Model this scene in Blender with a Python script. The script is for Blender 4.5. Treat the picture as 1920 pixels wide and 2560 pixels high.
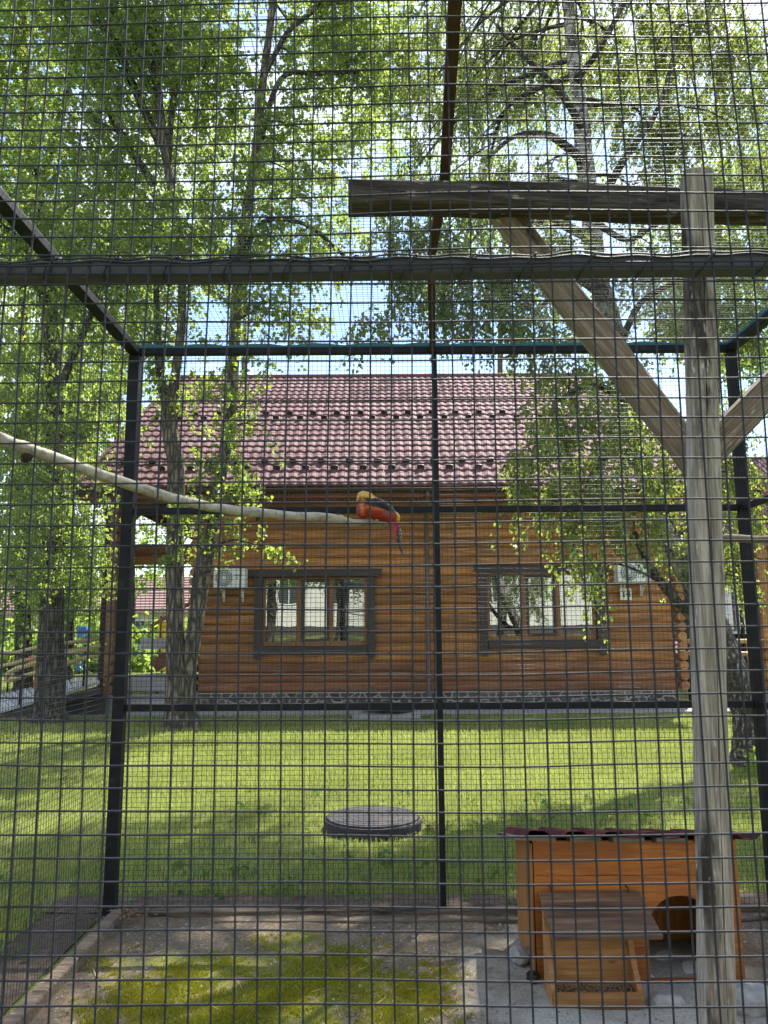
import bpy, bmesh, math, random
import numpy as np
from mathutils import Vector, Matrix, Euler

for o in list(bpy.data.objects):
    bpy.data.objects.remove(o, do_unlink=True)
S = bpy.context.scene
COL = S.collection
R = math.radians
PI = math.pi
rng = np.random.default_rng(7)
random.seed(7)

# ------------------------------------------------------------------ camera
CAM_H, PITCH, ROLL, FPX = 1.40, R(8.9), R(0.36), 1920.0
cam_d = bpy.data.cameras.new("camera")
cam = bpy.data.objects.new("camera", cam_d)
COL.objects.link(cam)
cam_d.sensor_fit = 'HORIZONTAL'
cam_d.sensor_width = 36.0
cam_d.lens = 36.0
cam_d.clip_start = 0.05
cam_d.clip_end = 1500
cam.matrix_world = Matrix.Translation((0, 0, CAM_H)) @ Matrix.Rotation(PI/2 + PITCH, 4, 'X') @ Matrix.Rotation(-ROLL, 4, 'Z')
cam_d.dof.use_dof = True
cam_d.dof.focus_distance = 8.0
cam_d.dof.aperture_fstop = 30.0
S.camera = cam

# ------------------------------------------------------------------ sky and sun
SUN_EL, SUN_AZ = R(55), R(28)
W = bpy.data.worlds.new("World")
S.world = W
W.use_nodes = True
wn = W.node_tree
wn.nodes.clear()
w_out = wn.nodes.new("ShaderNodeOutputWorld")
w_bg = wn.nodes.new("ShaderNodeBackground")
w_bg.inputs[1].default_value = 0.14
sky = wn.nodes.new("ShaderNodeTexSky")
sky.sky_type = 'NISHITA'
sky.sun_disc = False
sky.sun_elevation = SUN_EL
sky.sun_rotation = SUN_AZ
sky.air_density = 1.0
sky.dust_density = 0.25
sky.ozone_density = 1.6
tc = wn.nodes.new("ShaderNodeTexCoord")
mp = wn.nodes.new("ShaderNodeMapping")
mp.inputs['Scale'].default_value = (1.0, 1.0, 2.2)
mp.inputs['Location'].default_value = (0.35, 0.2, 0.1)
cn = wn.nodes.new("ShaderNodeTexNoise")
cn.inputs['Scale'].default_value = 3.2
cn.inputs['Detail'].default_value = 7
cn.inputs['Roughness'].default_value = 0.55
cr = wn.nodes.new("ShaderNodeValToRGB")
cr.color_ramp.elements[0].position = 0.44
cr.color_ramp.elements[1].position = 0.62
cm = wn.nodes.new("ShaderNodeMixRGB")
cm.inputs['Color2'].default_value = (4.6, 4.8, 5.4, 1)
wn.links.new(tc.outputs['Generated'], mp.inputs['Vector'])
wn.links.new(mp.outputs['Vector'], cn.inputs['Vector'])
wn.links.new(cn.outputs['Fac'], cr.inputs['Fac'])
wn.links.new(cr.outputs['Color'], cm.inputs['Fac'])
wn.links.new(sky.outputs['Color'], cm.inputs['Color1'])
wn.links.new(cm.outputs['Color'], w_bg.inputs['Color'])
wn.links.new(w_bg.outputs['Background'], w_out.inputs['Surface'])

sun_d = bpy.data.lights.new("sun", 'SUN')
sun_d.energy = 5.0
sun_d.angle = R(0.53)
sun_d.color = (1.0, 0.95, 0.86)
sun = bpy.data.objects.new("sun", sun_d)
COL.objects.link(sun)
sd = Vector((math.sin(SUN_AZ)*math.cos(SUN_EL), math.cos(SUN_AZ)*math.cos(SUN_EL), math.sin(SUN_EL)))
sun.rotation_euler = sd.to_track_quat('Z', 'Y').to_euler()
sun.location = sd*60

S.view_settings.view_transform = 'Standard'
S.view_settings.look = 'None'
S.view_settings.exposure = 1.4
S.view_settings.gamma = 1.0
S.view_settings.use_curve_mapping = False
S.cycles.max_bounces = 8
S.cycles.transparent_max_bounces = 12
S.cycles.transmission_bounces = 6
S.cycles.use_denoising = True
S.cycles.caustics_reflective = False
S.cycles.caustics_refractive = False
S.cycles.sample_clamp_indirect = 6.0

# ------------------------------------------------------------------ helpers
_F = Vector((0, math.cos(PITCH), math.sin(PITCH)))
_U0 = Vector((0, -math.sin(PITCH), math.cos(PITCH)))
_X0 = Vector((1, 0, 0))
_XR = _X0*math.cos(ROLL) - _U0*math.sin(ROLL)
_UR = _X0*math.sin(ROLL) + _U0*math.cos(ROLL)
def ray(px, py):
    return _F + _XR*((px-960)/FPX) + _UR*((1280-py)/FPX)
def at(px, py, D):
    """surveyed photo point -> world point on the vertical plane y = D"""
    r = ray(px, py)
    t = D/r.y
    return Vector((r.x*t, D, CAM_H + r.z*t))
def gnd(px, py, z=0.0):
    r = ray(px, py)
    t = (z-CAM_H)/r.z
    return Vector((r.x*t, r.y*t, z))
def mpp(D):
    return D/FPX

def link(o, parent=None):
    COL.objects.link(o)
    if parent is not None:
        o.parent = parent
    return o
def tag(o, label=None, cat=None, group=None, kind=None):
    if label: o['label'] = label
    if cat: o['category'] = cat
    if group: o['group'] = group
    if kind: o['kind'] = kind
    return o
def root_loc(p):
    l = Vector((0, 0, 0))
    while p is not None:
        l += p.location
        p = p.parent
    return l
def thing(name, label, cat, loc, group=None):
    o = bpy.data.objects.new(name, None)
    o.empty_display_size = 0.1
    o.location = loc
    link(o)
    return tag(o, label, cat, group)

class MB:
    def __init__(s):
        s.v = []; s.f = []
    def add(s, vs, fs):
        b = len(s.v)
        s.v += [Vector(p) for p in vs]
        s.f += [tuple(b+i for i in f) for f in fs]
        return s
    def box(s, x0, x1, y0, y1, z0, z1):
        return s.add([(x0,y0,z0),(x1,y0,z0),(x1,y1,z0),(x0,y1,z0),(x0,y0,z1),(x1,y0,z1),(x1,y1,z1),(x0,y1,z1)],
                     [(0,3,2,1),(4,5,6,7),(0,1,5,4),(1,2,6,5),(2,3,7,6),(3,0,4,7)])
    def bar(s, p0, p1, w, h, up=(0,0,1)):
        p0 = Vector(p0); p1 = Vector(p1); d = (p1-p0).normalized(); up = Vector(up)
        a = d.cross(up).normalized()*(w/2); b = a.cross(d).normalized()*(h/2)
        vs = [p0-a-b, p0+a-b, p0+a+b, p0-a+b, p1-a-b, p1+a-b, p1+a+b, p1-a+b]
        return s.add(vs, [(0,1,2,3),(7,6,5,4),(0,4,5,1),(1,5,6,2),(2,6,7,3),(3,7,4,0)])
    def prism(s, pts, off):
        """closed outline pts (list of 3-D points) extruded by off"""
        n = len(pts); off = Vector(off); pts = [Vector(p) for p in pts]
        fs = [tuple(range(n)), tuple(range(2*n-1, n-1, -1))]
        fs += [(i, n+i, n+(i+1) % n, (i+1) % n) for i in range(n)]
        return s.add(pts + [p+off for p in pts], fs)
    def tube(s, pts, rad, n=8, rough=0.0, cap=True, seed=0):
        rd = random.Random(seed)
        pts = [Vector(p) for p in pts]
        if not hasattr(rad, '__len__'): rad = [rad]*len(pts)
        b = len(s.v); up = Vector((0.13, 0.21, 1)).normalized()
        prev = None
        for i, p in enumerate(pts):
            d = (pts[min(i+1, len(pts)-1)] - pts[max(i-1, 0)]).normalized()
            if prev is None:
                ref = up if abs(d.dot(up)) < 0.9 else Vector((1, 0, 0))
                a = d.cross(ref).normalized()
            else:
                a = (prev - d*prev.dot(d)).normalized()
            prev = a; c = d.cross(a)
            for k in range(n):
                t = 2*PI*k/n
                rr = rad[i]*(1+rd.uniform(-rough, rough))
                s.v.append(p + a*(math.cos(t)*rr) + c*(math.sin(t)*rr))
        m = len(pts)
        for i in range(m-1):
            for k in range(n):
                s.f.append((b+i*n+k, b+i*n+(k+1) % n, b+(i+1)*n+(k+1) % n, b+(i+1)*n+k))
        if cap:
            s.f.append(tuple(b+k for k in reversed(range(n))))
            s.f.append(tuple(b+(m-1)*n+k for k in range(n)))
        return s
    def lathe(s, prof, c, n=40):
        b = len(s.v); c = Vector(c)
        for r, z in prof:
            for k in range(n):
                t = 2*PI*k/n
                s.v.append(c + Vector((r*math.cos(t), r*math.sin(t), z)))
        for i in range(len(prof)-1):
            for k in range(n):
                s.f.append((b+i*n+k, b+i*n+(k+1) % n, b+(i+1)*n+(k+1) % n, b+(i+1)*n+k))
        s.f.append(tuple(b+(len(prof)-1)*n+k for k in range(n)))
        return s
    def build(s, name, mat, parent=None, smooth=False, bev=0.0, origin=None):
        off = root_loc(parent) if parent is not None else (Vector(origin) if origin is not None else Vector((0,0,0)))
        me = bpy.data.meshes.new(name)
        me.from_pydata([tuple(p-off) for p in s.v], [], s.f)
        bm = bmesh.new(); bm.from_mesh(me)
        bmesh.ops.recalc_face_normals(bm, faces=bm.faces)
        bm.to_mesh(me); bm.free()
        if mat: me.materials.append(mat)
        if smooth:
            me.polygons.foreach_set('use_smooth', [True]*len(me.polygons))
        o = bpy.data.objects.new(name, me)
        if parent is None: o.location = off
        link(o, parent)
        if bev:
            m = o.modifiers.new('bevel', 'BEVEL'); m.width = bev; m.segments = 2; m.limit_method = 'ANGLE'
        return o

def np_mesh(name, V, Fc, mat, parent=None, attr=None, smooth=False):
    V = np.asarray(V, dtype=np.float32); Fc = np.asarray(Fc, dtype=np.int32)
    if parent is not None:
        V = V - np.array(root_loc(parent), dtype=np.float32)
    me = bpy.data.meshes.new(name)
    k = Fc.shape[1]
    me.vertices.add(len(V)); me.vertices.foreach_set('co', V.ravel())
    me.loops.add(Fc.size); me.loops.foreach_set('vertex_index', Fc.ravel())
    me.polygons.add(len(Fc)); me.polygons.foreach_set('loop_start', np.arange(0, Fc.size, k, dtype=np.int32))
    me.update(calc_edges=True)
    if smooth: me.polygons.foreach_set('use_smooth', np.ones(len(Fc), dtype=bool))
    if attr is not None:
        a = me.attributes.new('tone', 'FLOAT', 'POINT')
        a.data.foreach_set('value', np.asarray(attr, dtype=np.float32))
    me.materials.append(mat)
    o = bpy.data.objects.new(name, me)
    return link(o, parent)

# ------------------------------------------------------------------ materials
class NT:
    """tiny node helper"""
    def __init__(s, name):
        s.m = bpy.data.materials.new(name); s.m.use_nodes = True
        s.t = s.m.node_tree; s.t.nodes.clear()
        s.out = s.n('OutputMaterial'); s.b = s.n('BsdfPrincipled')
        s.l(s.b.outputs[0], s.out.inputs['Surface'])
    def n(s, kind, **kw):
        nd = s.t.nodes.new('ShaderNode'+kind)
        for k, v in kw.items(): setattr(nd, k, v)
        return nd
    def l(s, a, b): s.t.links.new(a, b)
    def vec(s, scale=(1,1,1), coord='Object', loc=(0,0,0), rot=(0,0,0)):
        t = s.n('TexCoord'); m = s.n('Mapping')
        m.inputs['Scale'].default_value = scale; m.inputs['Location'].default_value = loc; m.inputs['Rotation'].default_value = rot
        s.l(t.outputs[coord], m.inputs['Vector']); return m.outputs['Vector']
    def noise(s, vec, scale, detail=5, rough=0.6, dist=0.0):
        nd = s.n('TexNoise'); nd.inputs['Scale'].default_value = scale; nd.inputs['Detail'].default_value = detail
        nd.inputs['Roughness'].default_value = rough; nd.inputs['Distortion'].default_value = dist
        s.l(vec, nd.inputs['Vector']); return nd.outputs['Fac']
    def vor(s, vec, scale, feature='F1', out='Distance'):
        nd = s.n('TexVoronoi'); nd.feature = feature; nd.inputs['Scale'].default_value = scale
        s.l(vec, nd.inputs['Vector']); return nd.outputs[out]
    def ramp(s, fac, stops):
        nd = s.n('ValToRGB'); e = nd.color_ramp.elements
        while len(e) < len(stops): e.new(0.5)
        for i, (p, c) in enumerate(stops):
            e[i].position = p; e[i].color = (*c, 1) if len(c) == 3 else c
        s.l(fac, nd.inputs['Fac']); return nd.outputs['Color']
    def mix(s, fac, a, b, mode='MIX'):
        nd = s.n('MixRGB', blend_type=mode)
        for v, i in ((fac, 0), (a, 1), (b, 2)):
            if hasattr(v, 'links'): s.l(v, nd.inputs[i])
            else: nd.inputs[i].default_value = v if i == 0 else (*v, 1)
        return nd.outputs[0]
    def math(s, op, a, b=0.0):
        nd = s.n('Math', operation=op)
        for v, i in ((a, 0), (b, 1)):
            if hasattr(v, 'links'): s.l(v, nd.inputs[i])
            else: nd.inputs[i].default_value = v
        return nd.outputs[0]
    def bump(s, h, strength=0.3, dist=0.01):
        nd = s.n('Bump'); nd.inputs['Strength'].default_value = strength; nd.inputs['Distance'].default_value = dist
        s.l(h, nd.inputs['Height']); s.l(nd.outputs[0], s.b.inputs['Normal'])
    def set(s, col=None, rough=0.6, metal=0.0, spec=0.5):
        if col is not None:
            if hasattr(col, 'links'): s.l(col, s.b.inputs['Base Color'])
            else: s.b.inputs['Base Color'].default_value = (*col, 1)
        if hasattr(rough, 'links'): s.l(rough, s.b.inputs['Roughness'])
        else: s.b.inputs['Roughness'].default_value = rough
        s.b.inputs['Metallic'].default_value = metal
        s.b.inputs['Specular IOR Level'].default_value = spec
        return s.m
    def rand(s):
        return s.n('ObjectInfo').outputs['Random']
    def randloc(s, vec, amt=20.0):
        """shift a texture by the object's own random number so that alike pieces differ"""
        c = s.n('CombineXYZ'); r = s.math('MULTIPLY', s.rand(), amt)
        s.l(r, c.inputs[0]); s.l(r, c.inputs[1]); s.l(r, c.inputs[2])
        a = s.n('VectorMath', operation='ADD'); s.l(vec, a.inputs[0]); s.l(c.outputs[0], a.inputs[1])
        return a.outputs[0]

def m_plain(name, col, rough=0.6, metal=0.0, var=0.25, scale=8.0, bump=0.0, spec=0.5):
    t = NT(name); v = t.vec()
    n = t.noise(v, scale, 6)
    c = t.ramp(n, [(0.25, tuple(x*(1-var) for x in col)), (0.75, tuple(min(1, x*(1+var)) for x in col))])
    if bump: t.bump(t.noise(v, scale*6, 4), bump, 0.004)
    return t.set(c, rough, metal, spec)

def m_wood(name, dark, mid, light, axis='X', fine=26.0, rough=0.7, bump=0.25, knots=True, objvar=0.35, wear=None, streak=None, k=1.0):
    """sawn or milled timber with grain along the given axis"""
    t = NT(name)
    mul = lambda q: tuple(x*k for x in q)
    sc = {'X': (0.055, 1, 1), 'Y': (1, 0.055, 1), 'Z': (1, 1, 0.055)}[axis]
    v = t.randloc(t.vec(mul(sc)))
    g = t.noise(v, fine, 6, 0.65, 0.6)
    c = t.ramp(g, [(0.30, dark), (0.50, mid), (0.72, light)])
    big = t.noise(t.randloc(t.vec(mul(tuple(0.35 if x < 1 else 1.0 for x in sc)))), 2.2, 4)
    c = t.mix(t.ramp(big, [(0.35, (0.45,)*3), (0.7, (0, 0, 0))]), c, dark)
    if knots:
        kv = t.vor(t.randloc(t.vec(mul(tuple(0.4 if x < 1 else 1.0 for x in sc)))), 3.2)
        c = t.mix(t.ramp(kv, [(0.03, (0.8,)*3), (0.09, (0, 0, 0))]), c, tuple(x*0.45 for x in dark))
    if wear is not None:
        wv = t.noise(t.vec(mul(tuple(0.12 if x < 1 else 1.0 for x in sc))), 9.0, 6, 0.7)
        c = t.mix(t.ramp(wv, [(0.58, (0, 0, 0)), (0.68, (0.75,)*3)]), c, wear)
    if streak is not None:
        sv = t.noise(t.randloc(t.vec(mul(tuple(0.10 if x < 1 else 1.0 for x in sc))), 7.0), 11.0, 5, 0.6)
        c = t.mix(t.ramp(sv, [(0.46, (0, 0, 0)), (0.62, (0.62,)*3)]), c, streak)
    if objvar:
        hv = t.n('HueSaturation'); t.l(c, hv.inputs['Color'])
        t.l(t.math('ADD', t.math('MULTIPLY', t.rand(), objvar), 1-objvar*0.5), hv.inputs['Value'])
        c = hv.outputs[0]
    t.bump(g, bump, 0.006)
    return t.set(c, rough)

def m_leaf(name, c0, c1, c2, tr=(0.2, 0.33, 0.03), trf=0.5, rough=0.45):
    t = NT(name)
    a = t.n('Attribute'); a.attribute_name = 'tone'
    c = t.ramp(a.outputs['Fac'], [(0.0, c0), (0.55, c1), (1.0, c2)])
    t.set(c, rough, 0, 0.35)
    trn = t.n('BsdfTranslucent')
    tc_ = t.mix(a.outputs['Fac'], tuple(x*0.7 for x in tr), tuple(min(1, x*1.25) for x in tr))
    t.l(tc_, trn.inputs['Color'])
    mx = t.n('MixShader'); mx.inputs[0].default_value = trf
    t.l(t.b.outputs[0], mx.inputs[1]); t.l(trn.outputs[0], mx.inputs[2])
    t.l(mx.outputs[0], t.out.inputs['Surface'])
    return t.m

# steel and wire
def _steel():
    t = NT('black_paint'); v = t.vec()
    n = t.noise(v, 14, 6)
    c = t.ramp(n, [(0.35, (0.010, 0.010, 0.014)), (0.62, (0.018, 0.018, 0.023)), (0.78, (0.05, 0.045, 0.042))])
    t.bump(t.noise(v, 60, 3), 0.15, 0.003)
    return t.set(c, 0.55, 0, 0.2)
M_BLACK = _steel()
M_GREYSTEEL = m_plain('grey_painted_tube', (0.072, 0.075, 0.096), 0.6, 0, 0.3, 18, 0.1, 0.2)
M_WIRE = m_plain('front_wire_grey', (0.030, 0.033, 0.046), 0.6, 0.0, 0.2, 40, 0, 0.2)
M_WIREB = m_plain('dark_wire', (0.016, 0.016, 0.020), 0.5, 0.1, 0.2, 30)
M_NET = m_plain('roof_net_green', (0.03, 0.055, 0.055), 0.6, 0, 0.2, 20)
M_TEAL = m_plain('teal_net_fold', (0.014, 0.10, 0.115), 0.6, 0, 0.4, 60, 0.5)
def _rust():
    t = NT('rusty_bar'); v = t.vec((1, 0.3, 1))
    c = t.ramp(t.noise(v, 18, 7, 0.7), [(0.3, (0.018, 0.010, 0.008)), (0.55, (0.06, 0.026, 0.018)), (0.75, (0.12, 0.05, 0.03))])
    t.bump(t.noise(v, 80, 4), 0.4, 0.003)
    return t.set(c, 0.85)
M_RUST = _rust()

# timber
M_LOG = m_wood('orange_log', (0.24, 0.084, 0.018), (0.46, 0.185, 0.042), (0.60, 0.28, 0.075), 'X', 20, 0.55, 0.25, True, 0.5, streak=(0.10, 0.052, 0.024))
M_LOGLOW = m_wood('dark_weathered_log', (0.11, 0.044, 0.02), (0.28, 0.105, 0.038), (0.40, 0.18, 0.07), 'X', 18, 0.75, 0.35, True, 0.3, wear=(0.26, 0.23, 0.20))
M_LOGZ = m_wood('orange_post', (0.18, 0.070, 0.018), (0.40, 0.18, 0.05), (0.56, 0.29, 0.10), 'Z', 20, 0.6, 0.25, True, 0.25)
M_TRIM = m_wood('dark_brown_trim', (0.026, 0.018, 0.018), (0.045, 0.032, 0.031), (0.066, 0.050, 0.046), 'X', 22, 0.6, 0.2, False, 0.15)
M_SASH = m_wood('sash_brown', (0.13, 0.055, 0.018), (0.25, 0.105, 0.032), (0.34, 0.15, 0.05), 'Z', 24, 0.5, 0.15, False, 0.2)
M_FASCIA = m_wood('fascia_redbrown', (0.10, 0.035, 0.018), (0.22, 0.075, 0.03), (0.32, 0.12, 0.05), 'X', 20, 0.6, 0.2, False, 0.2)
M_GREYPLANK = m_wood('grey_deck_plank', (0.24, 0.228, 0.22), (0.40, 0.385, 0.372), (0.54, 0.52, 0.50), 'X', 22, 0.85, 0.25, False, 0.3)
M_POLE = m_wood('pale_yellow_pole', (0.36, 0.27, 0.10), (0.52, 0.42, 0.19), (0.62, 0.52, 0.28), 'X', 14, 0.55, 0.1, False, 0.2)
def _weathered(name, axis, dark, mid, light, lich=0.0):
    t = NT(name)
    sc = {'X': (0.05, 1, 1), 'Z': (1, 1, 0.05)}[axis]
    v = t.vec(sc)
    g = t.noise(v, 70, 8, 0.7, 0.4)
    c = t.ramp(g, [(0.30, dark), (0.48, mid), (0.66, light)])
    st = t.noise(t.vec(tuple(0.2 if x < 1 else 1.0 for x in sc)), 9, 6, 0.65)
    c = t.mix(t.ramp(st, [(0.36, (0.95,)*3), (0.47, (0, 0, 0))]), c, tuple(x*0.3 for x in dark))
    fl = t.noise(t.vec(tuple(0.25 if x < 1 else 1.0 for x in sc)), 60, 3, 0.5)
    c = t.mix(t.ramp(fl, [(0.66, (0, 0, 0)), (0.72, (0.55+lich,)*3)]), c, (0.52, 0.50, 0.44))
    if lich:
        sx = t.n('SeparateXYZ'); tcn = t.n('TexCoord'); t.l(tcn.outputs['Object'], sx.inputs[0])
        k = t.noise(t.vec((1, 1, 0.25)), 5, 4)
        m = t.math('ADD', t.math('MULTIPLY', sx.outputs[0], -9.0), t.math('SUBTRACT', t.math('MULTIPLY', k, 1.6), 1.05))
        c = t.mix(t.ramp(m, [(0.0, (0, 0, 0)), (0.25, (0.75,)*3)]), c, (0.13, 0.125, 0.045))
    ck = t.noise(v, 30, 3, 0.5, 0.2)
    t.bump(t.math('ADD', g, t.ramp(ck, [(0.40, (0, 0, 0)), (0.44, (1, 1, 1))])), 0.55, 0.006)
    return t.set(c, 0.9, 0, 0.2)
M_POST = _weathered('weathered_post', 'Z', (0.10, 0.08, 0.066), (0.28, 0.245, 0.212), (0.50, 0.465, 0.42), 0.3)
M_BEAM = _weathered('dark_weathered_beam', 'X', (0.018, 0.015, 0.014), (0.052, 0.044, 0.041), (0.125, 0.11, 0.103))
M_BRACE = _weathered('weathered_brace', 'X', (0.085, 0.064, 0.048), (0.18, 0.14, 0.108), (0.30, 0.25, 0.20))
M_SILLW = _weathered('ground_timber', 'X', (0.075, 0.055, 0.04), (0.15, 0.115, 0.082), (0.23, 0.18, 0.135))
M_HUTCH = m_wood('hutch_orange_board', (0.20, 0.052, 0.010), (0.46, 0.145, 0.022), (0.60, 0.23, 0.05), 'X', 24, 0.42, 0.25, True, 0.3, wear=(0.36, 0.20, 0.10), streak=(0.24, 0.075, 0.02), k=3.2)
M_HUTCHZ = m_wood('hutch_side_board', (0.20, 0.068, 0.016), (0.36, 0.145, 0.032), (0.46, 0.20, 0.05), 'Z', 24, 0.6, 0.25, True, 0.2, streak=(0.16, 0.06, 0.018), k=3.2)
M_LID = m_wood('weathered_lid', (0.05, 0.03, 0.02), (0.19, 0.105, 0.055), (0.44, 0.27, 0.14), 'X', 14, 0.6, 0.6, False, 0.1, streak=(0.05, 0.036, 0.03), k=3.0)
M_FEED = m_wood('feeder_wood', (0.22, 0.09, 0.026), (0.42, 0.20, 0.06), (0.55, 0.30, 0.11), 'X', 18, 0.65, 0.3, True, 0.25, streak=(0.22, 0.10, 0.035), k=3.4)

# roof sheet
def _roofm(name, c0, c1, rough):
    t = NT(name); v = t.vec((1, 1, 1))
    n = t.noise(v, 6, 6)
    c = t.ramp(n, [(0.3, c0), (0.7, c1)])
    hv = t.n('HueSaturation'); t.l(c, hv.inputs['Color'])
    t.l(t.math('ADD', t.math('MULTIPLY', t.rand(), 0.16), 0.92), hv.inputs['Value'])
    return t.set(hv.outputs[0], rough, 0, 0.08)
M_TILE = _roofm('maroon_metal_tile', (0.145, 0.076, 0.082), (0.205, 0.116, 0.123), 0.72)
M_CORR = _roofm('maroon_corrugated', (0.050, 0.012, 0.018), (0.085, 0.020, 0.028), 0.6)
M_GUARD = m_plain('snow_guard_brown', (0.025, 0.012, 0.011), 0.5, 0, 0.4, 20)
M_GUTTER = m_plain('gutter_brown', (0.040, 0.024, 0.022), 0.35, 0, 0.2, 6)
M_PIPE = m_plain('downpipe_brown', (0.085, 0.058, 0.045), 0.4, 0, 0.2, 6)
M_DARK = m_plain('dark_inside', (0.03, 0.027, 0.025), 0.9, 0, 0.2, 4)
M_MORTAR = m_plain('pale_mortar', (0.36, 0.335, 0.28), 0.95, 0, 0.2, 24, 0.5)
def _stone():
    t = NT('flag_stone'); v = t.randloc(t.vec())
    n = t.noise(v, 12, 7, 0.65)
    c = t.ramp(n, [(0.3, (0.035, 0.032, 0.031)), (0.5, (0.07, 0.062, 0.057)), (0.72, (0.12, 0.102, 0.09))])
    hs = t.n('HueSaturation'); t.l(c, hs.inputs['Color'])
    t.l(t.math('ADD', t.math('MULTIPLY', t.rand(), 0.9), 0.55), hs.inputs['Value'])
    c2 = t.mix(t.math('MULTIPLY', t.rand(), 0.5), hs.outputs[0], (0.13, 0.085, 0.062))
    t.bump(n, 0.6, 0.01)
    return t.set(c2, 0.85)
M_STONE = _stone()
M_CONC = m_plain('concrete', (0.30, 0.285, 0.265), 0.95, 0, 0.3, 7, 0.5)
M_WHITE = m_plain('white_enamel', (0.72, 0.72, 0.70), 0.4, 0, 0.06, 3)
M_ACDARK = m_plain('ac_grille', (0.05, 0.052, 0.055), 0.5, 0, 0.2, 10)
M_BLIND = m_plain('blind_slat', (0.80, 0.80, 0.77), 0.5, 0, 0.05, 3)
M_CURT = m_plain('pale_curtain', (0.78, 0.78, 0.74), 0.8, 0, 0.1, 3)
M_SIGN = m_plain('sign_cream', (0.74, 0.70, 0.56), 0.5, 0, 0.06, 6)
M_INK = m_plain('sign_black', (0.02, 0.02, 0.02), 0.5, 0, 0.1, 6)
M_RED = m_plain('red_print', (0.5, 0.03, 0.03), 0.5, 0, 0.1, 6)
M_MAN = None
def _manhole():
    t = NT('polymer_cover'); v = t.vec()
    n = t.noise(v, 30, 5)
    c = t.ramp(n, [(0.3, (0.030, 0.029, 0.031)), (0.7, (0.050, 0.047, 0.050))])
    d = t.noise(v, 5, 5)
    c = t.mix(t.ramp(d, [(0.55, (0, 0, 0)), (0.75, (0.5,)*3)]), c, (0.13, 0.115, 0.095))
    t.bump(n, 0.2, 0.003)
    return t.set(c, 0.7, 0, 0.15)
M_MAN = _manhole()
def _glass():
    t = NT('window_glass')
    t.t.nodes.remove(t.b)
    g = t.n('BsdfGlossy'); g.inputs['Roughness'].default_value = 0.0; g.inputs['Color'].default_value = (0.95, 0.97, 0.97, 1)
    tr = t.n('BsdfTransparent'); tr.inputs['Color'].default_value = (0.86, 0.90, 0.88, 1)
    fr = t.n('Fresnel'); fr.inputs['IOR'].default_value = 3.0
    nz = t.noise(t.vec(), 1.3, 2)
    bp = t.n('Bump'); bp.inputs['Strength'].default_value = 0.05; bp.inputs['Distance'].default_value = 0.02
    t.l(nz, bp.inputs['Height']); t.l(bp.outputs[0], g.inputs['Normal'])
    mx = t.n('MixShader'); t.l(fr.outputs[0], mx.inputs[0]); t.l(tr.outputs[0], mx.inputs[1]); t.l(g.outputs[0], mx.inputs[2])
    t.l(mx.outputs[0], t.out.inputs['Surface'])
    return t.m
M_GLASS = _glass()

# bark
def _bark(name, c0, c1, c2, sc=(1, 1, 0.22), vs=16, bump=1.0):
    t = NT(name); v = t.vec(sc)
    w = t.noise(v, 6, 4)
    cr_ = t.vor(t.mix(0.12, v, t.n('TexNoise').outputs['Color']), vs, 'DISTANCE_TO_EDGE')
    n = t.noise(v, 22, 6, 0.7)
    h = t.math('ADD', t.math('MULTIPLY', t.ramp(cr_, [(0.0, (0, 0, 0)), (0.28, (1, 1, 1))]), 0.7), t.math('MULTIPLY', n, 0.5))
    c = t.ramp(h, [(0.25, c0), (0.6, c1), (1.0, c2)])
    c = t.mix(t.ramp(w, [(0.5, (0, 0, 0)), (0.75, (0.35,)*3)]), c, (0.10, 0.11, 0.055))
    t.bump(h, bump, 0.02)
    return t.set(c, 0.95, 0, 0.2)
M_BARK = _bark('grey_brown_bark', (0.035, 0.028, 0.022), (0.12, 0.098, 0.075), (0.24, 0.20, 0.155))
M_BARKD = _bark('dark_bark', (0.020, 0.017, 0.014), (0.060, 0.050, 0.040), (0.14, 0.12, 0.10))
def _birch():
    t = NT('birch_bark'); v = t.vec((1, 1, 1))
    sx = t.n('SeparateXYZ'); t.l(v, sx.inputs[0])
    n = t.noise(t.vec((1, 1, 0.5)), 6.5, 6, 0.7, 0.5)
    hb = t.noise(t.vec((0.25, 0.25, 1.6)), 26, 4, 0.6)
    white = t.ramp(hb, [(0.36, (0.08, 0.07, 0.06)), (0.48, (0.27, 0.255, 0.23)), (0.7, (0.42, 0.40, 0.37))])
    z = t.math('MULTIPLY', t.math('MINIMUM', sx.outputs[2], 2.2), -0.215)
    m = t.math('ADD', n, z)
    dark = t.ramp(t.noise(t.vec((1, 1, 0.3)), 30, 5, 0.7), [(0.36, (0.012, 0.010, 0.009)), (0.54, (0.06, 0.047, 0.038)), (0.62, (0.30, 0.27, 0.235)), (0.75, (0.42, 0.40, 0.36))])
    c = t.mix(t.ramp(m, [(-0.0, (0, 0, 0)), (0.10, (1, 1, 1))]), white, dark)
    t.bump(n, 1.0, 0.03)
    return t.set(c, 0.8, 0, 0.3)
M_BIRCH = _birch()
def _perch():
    t = NT('peeled_branch'); v = t.vec((0.25, 1, 1))
    n = t.noise(v, 30, 6, 0.65)
    c = t.ramp(n, [(0.3, (0.17, 0.145, 0.11)), (0.48, (0.36, 0.33, 0.27)), (0.7, (0.50, 0.47, 0.40))])
    k = t.noise(t.vec((1, 1, 1)), 18, 5)
    c = t.mix(t.ramp(k, [(0.62, (0, 0, 0)), (0.7, (0.8,)*3)]), c, (0.13, 0.10, 0.075))
    lt = t.noise(t.vec((3.0, 0.6, 0.6)), 22, 3)
    c = t.mix(t.ramp(lt, [(0.60, (0, 0, 0)), (0.66, (0.7,)*3)]), c, (0.16, 0.13, 0.10))
    t.bump(n, 0.5, 0.006)
    return t.set(c, 0.75, 0, 0.2)
M_PERCH = _perch()

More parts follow.
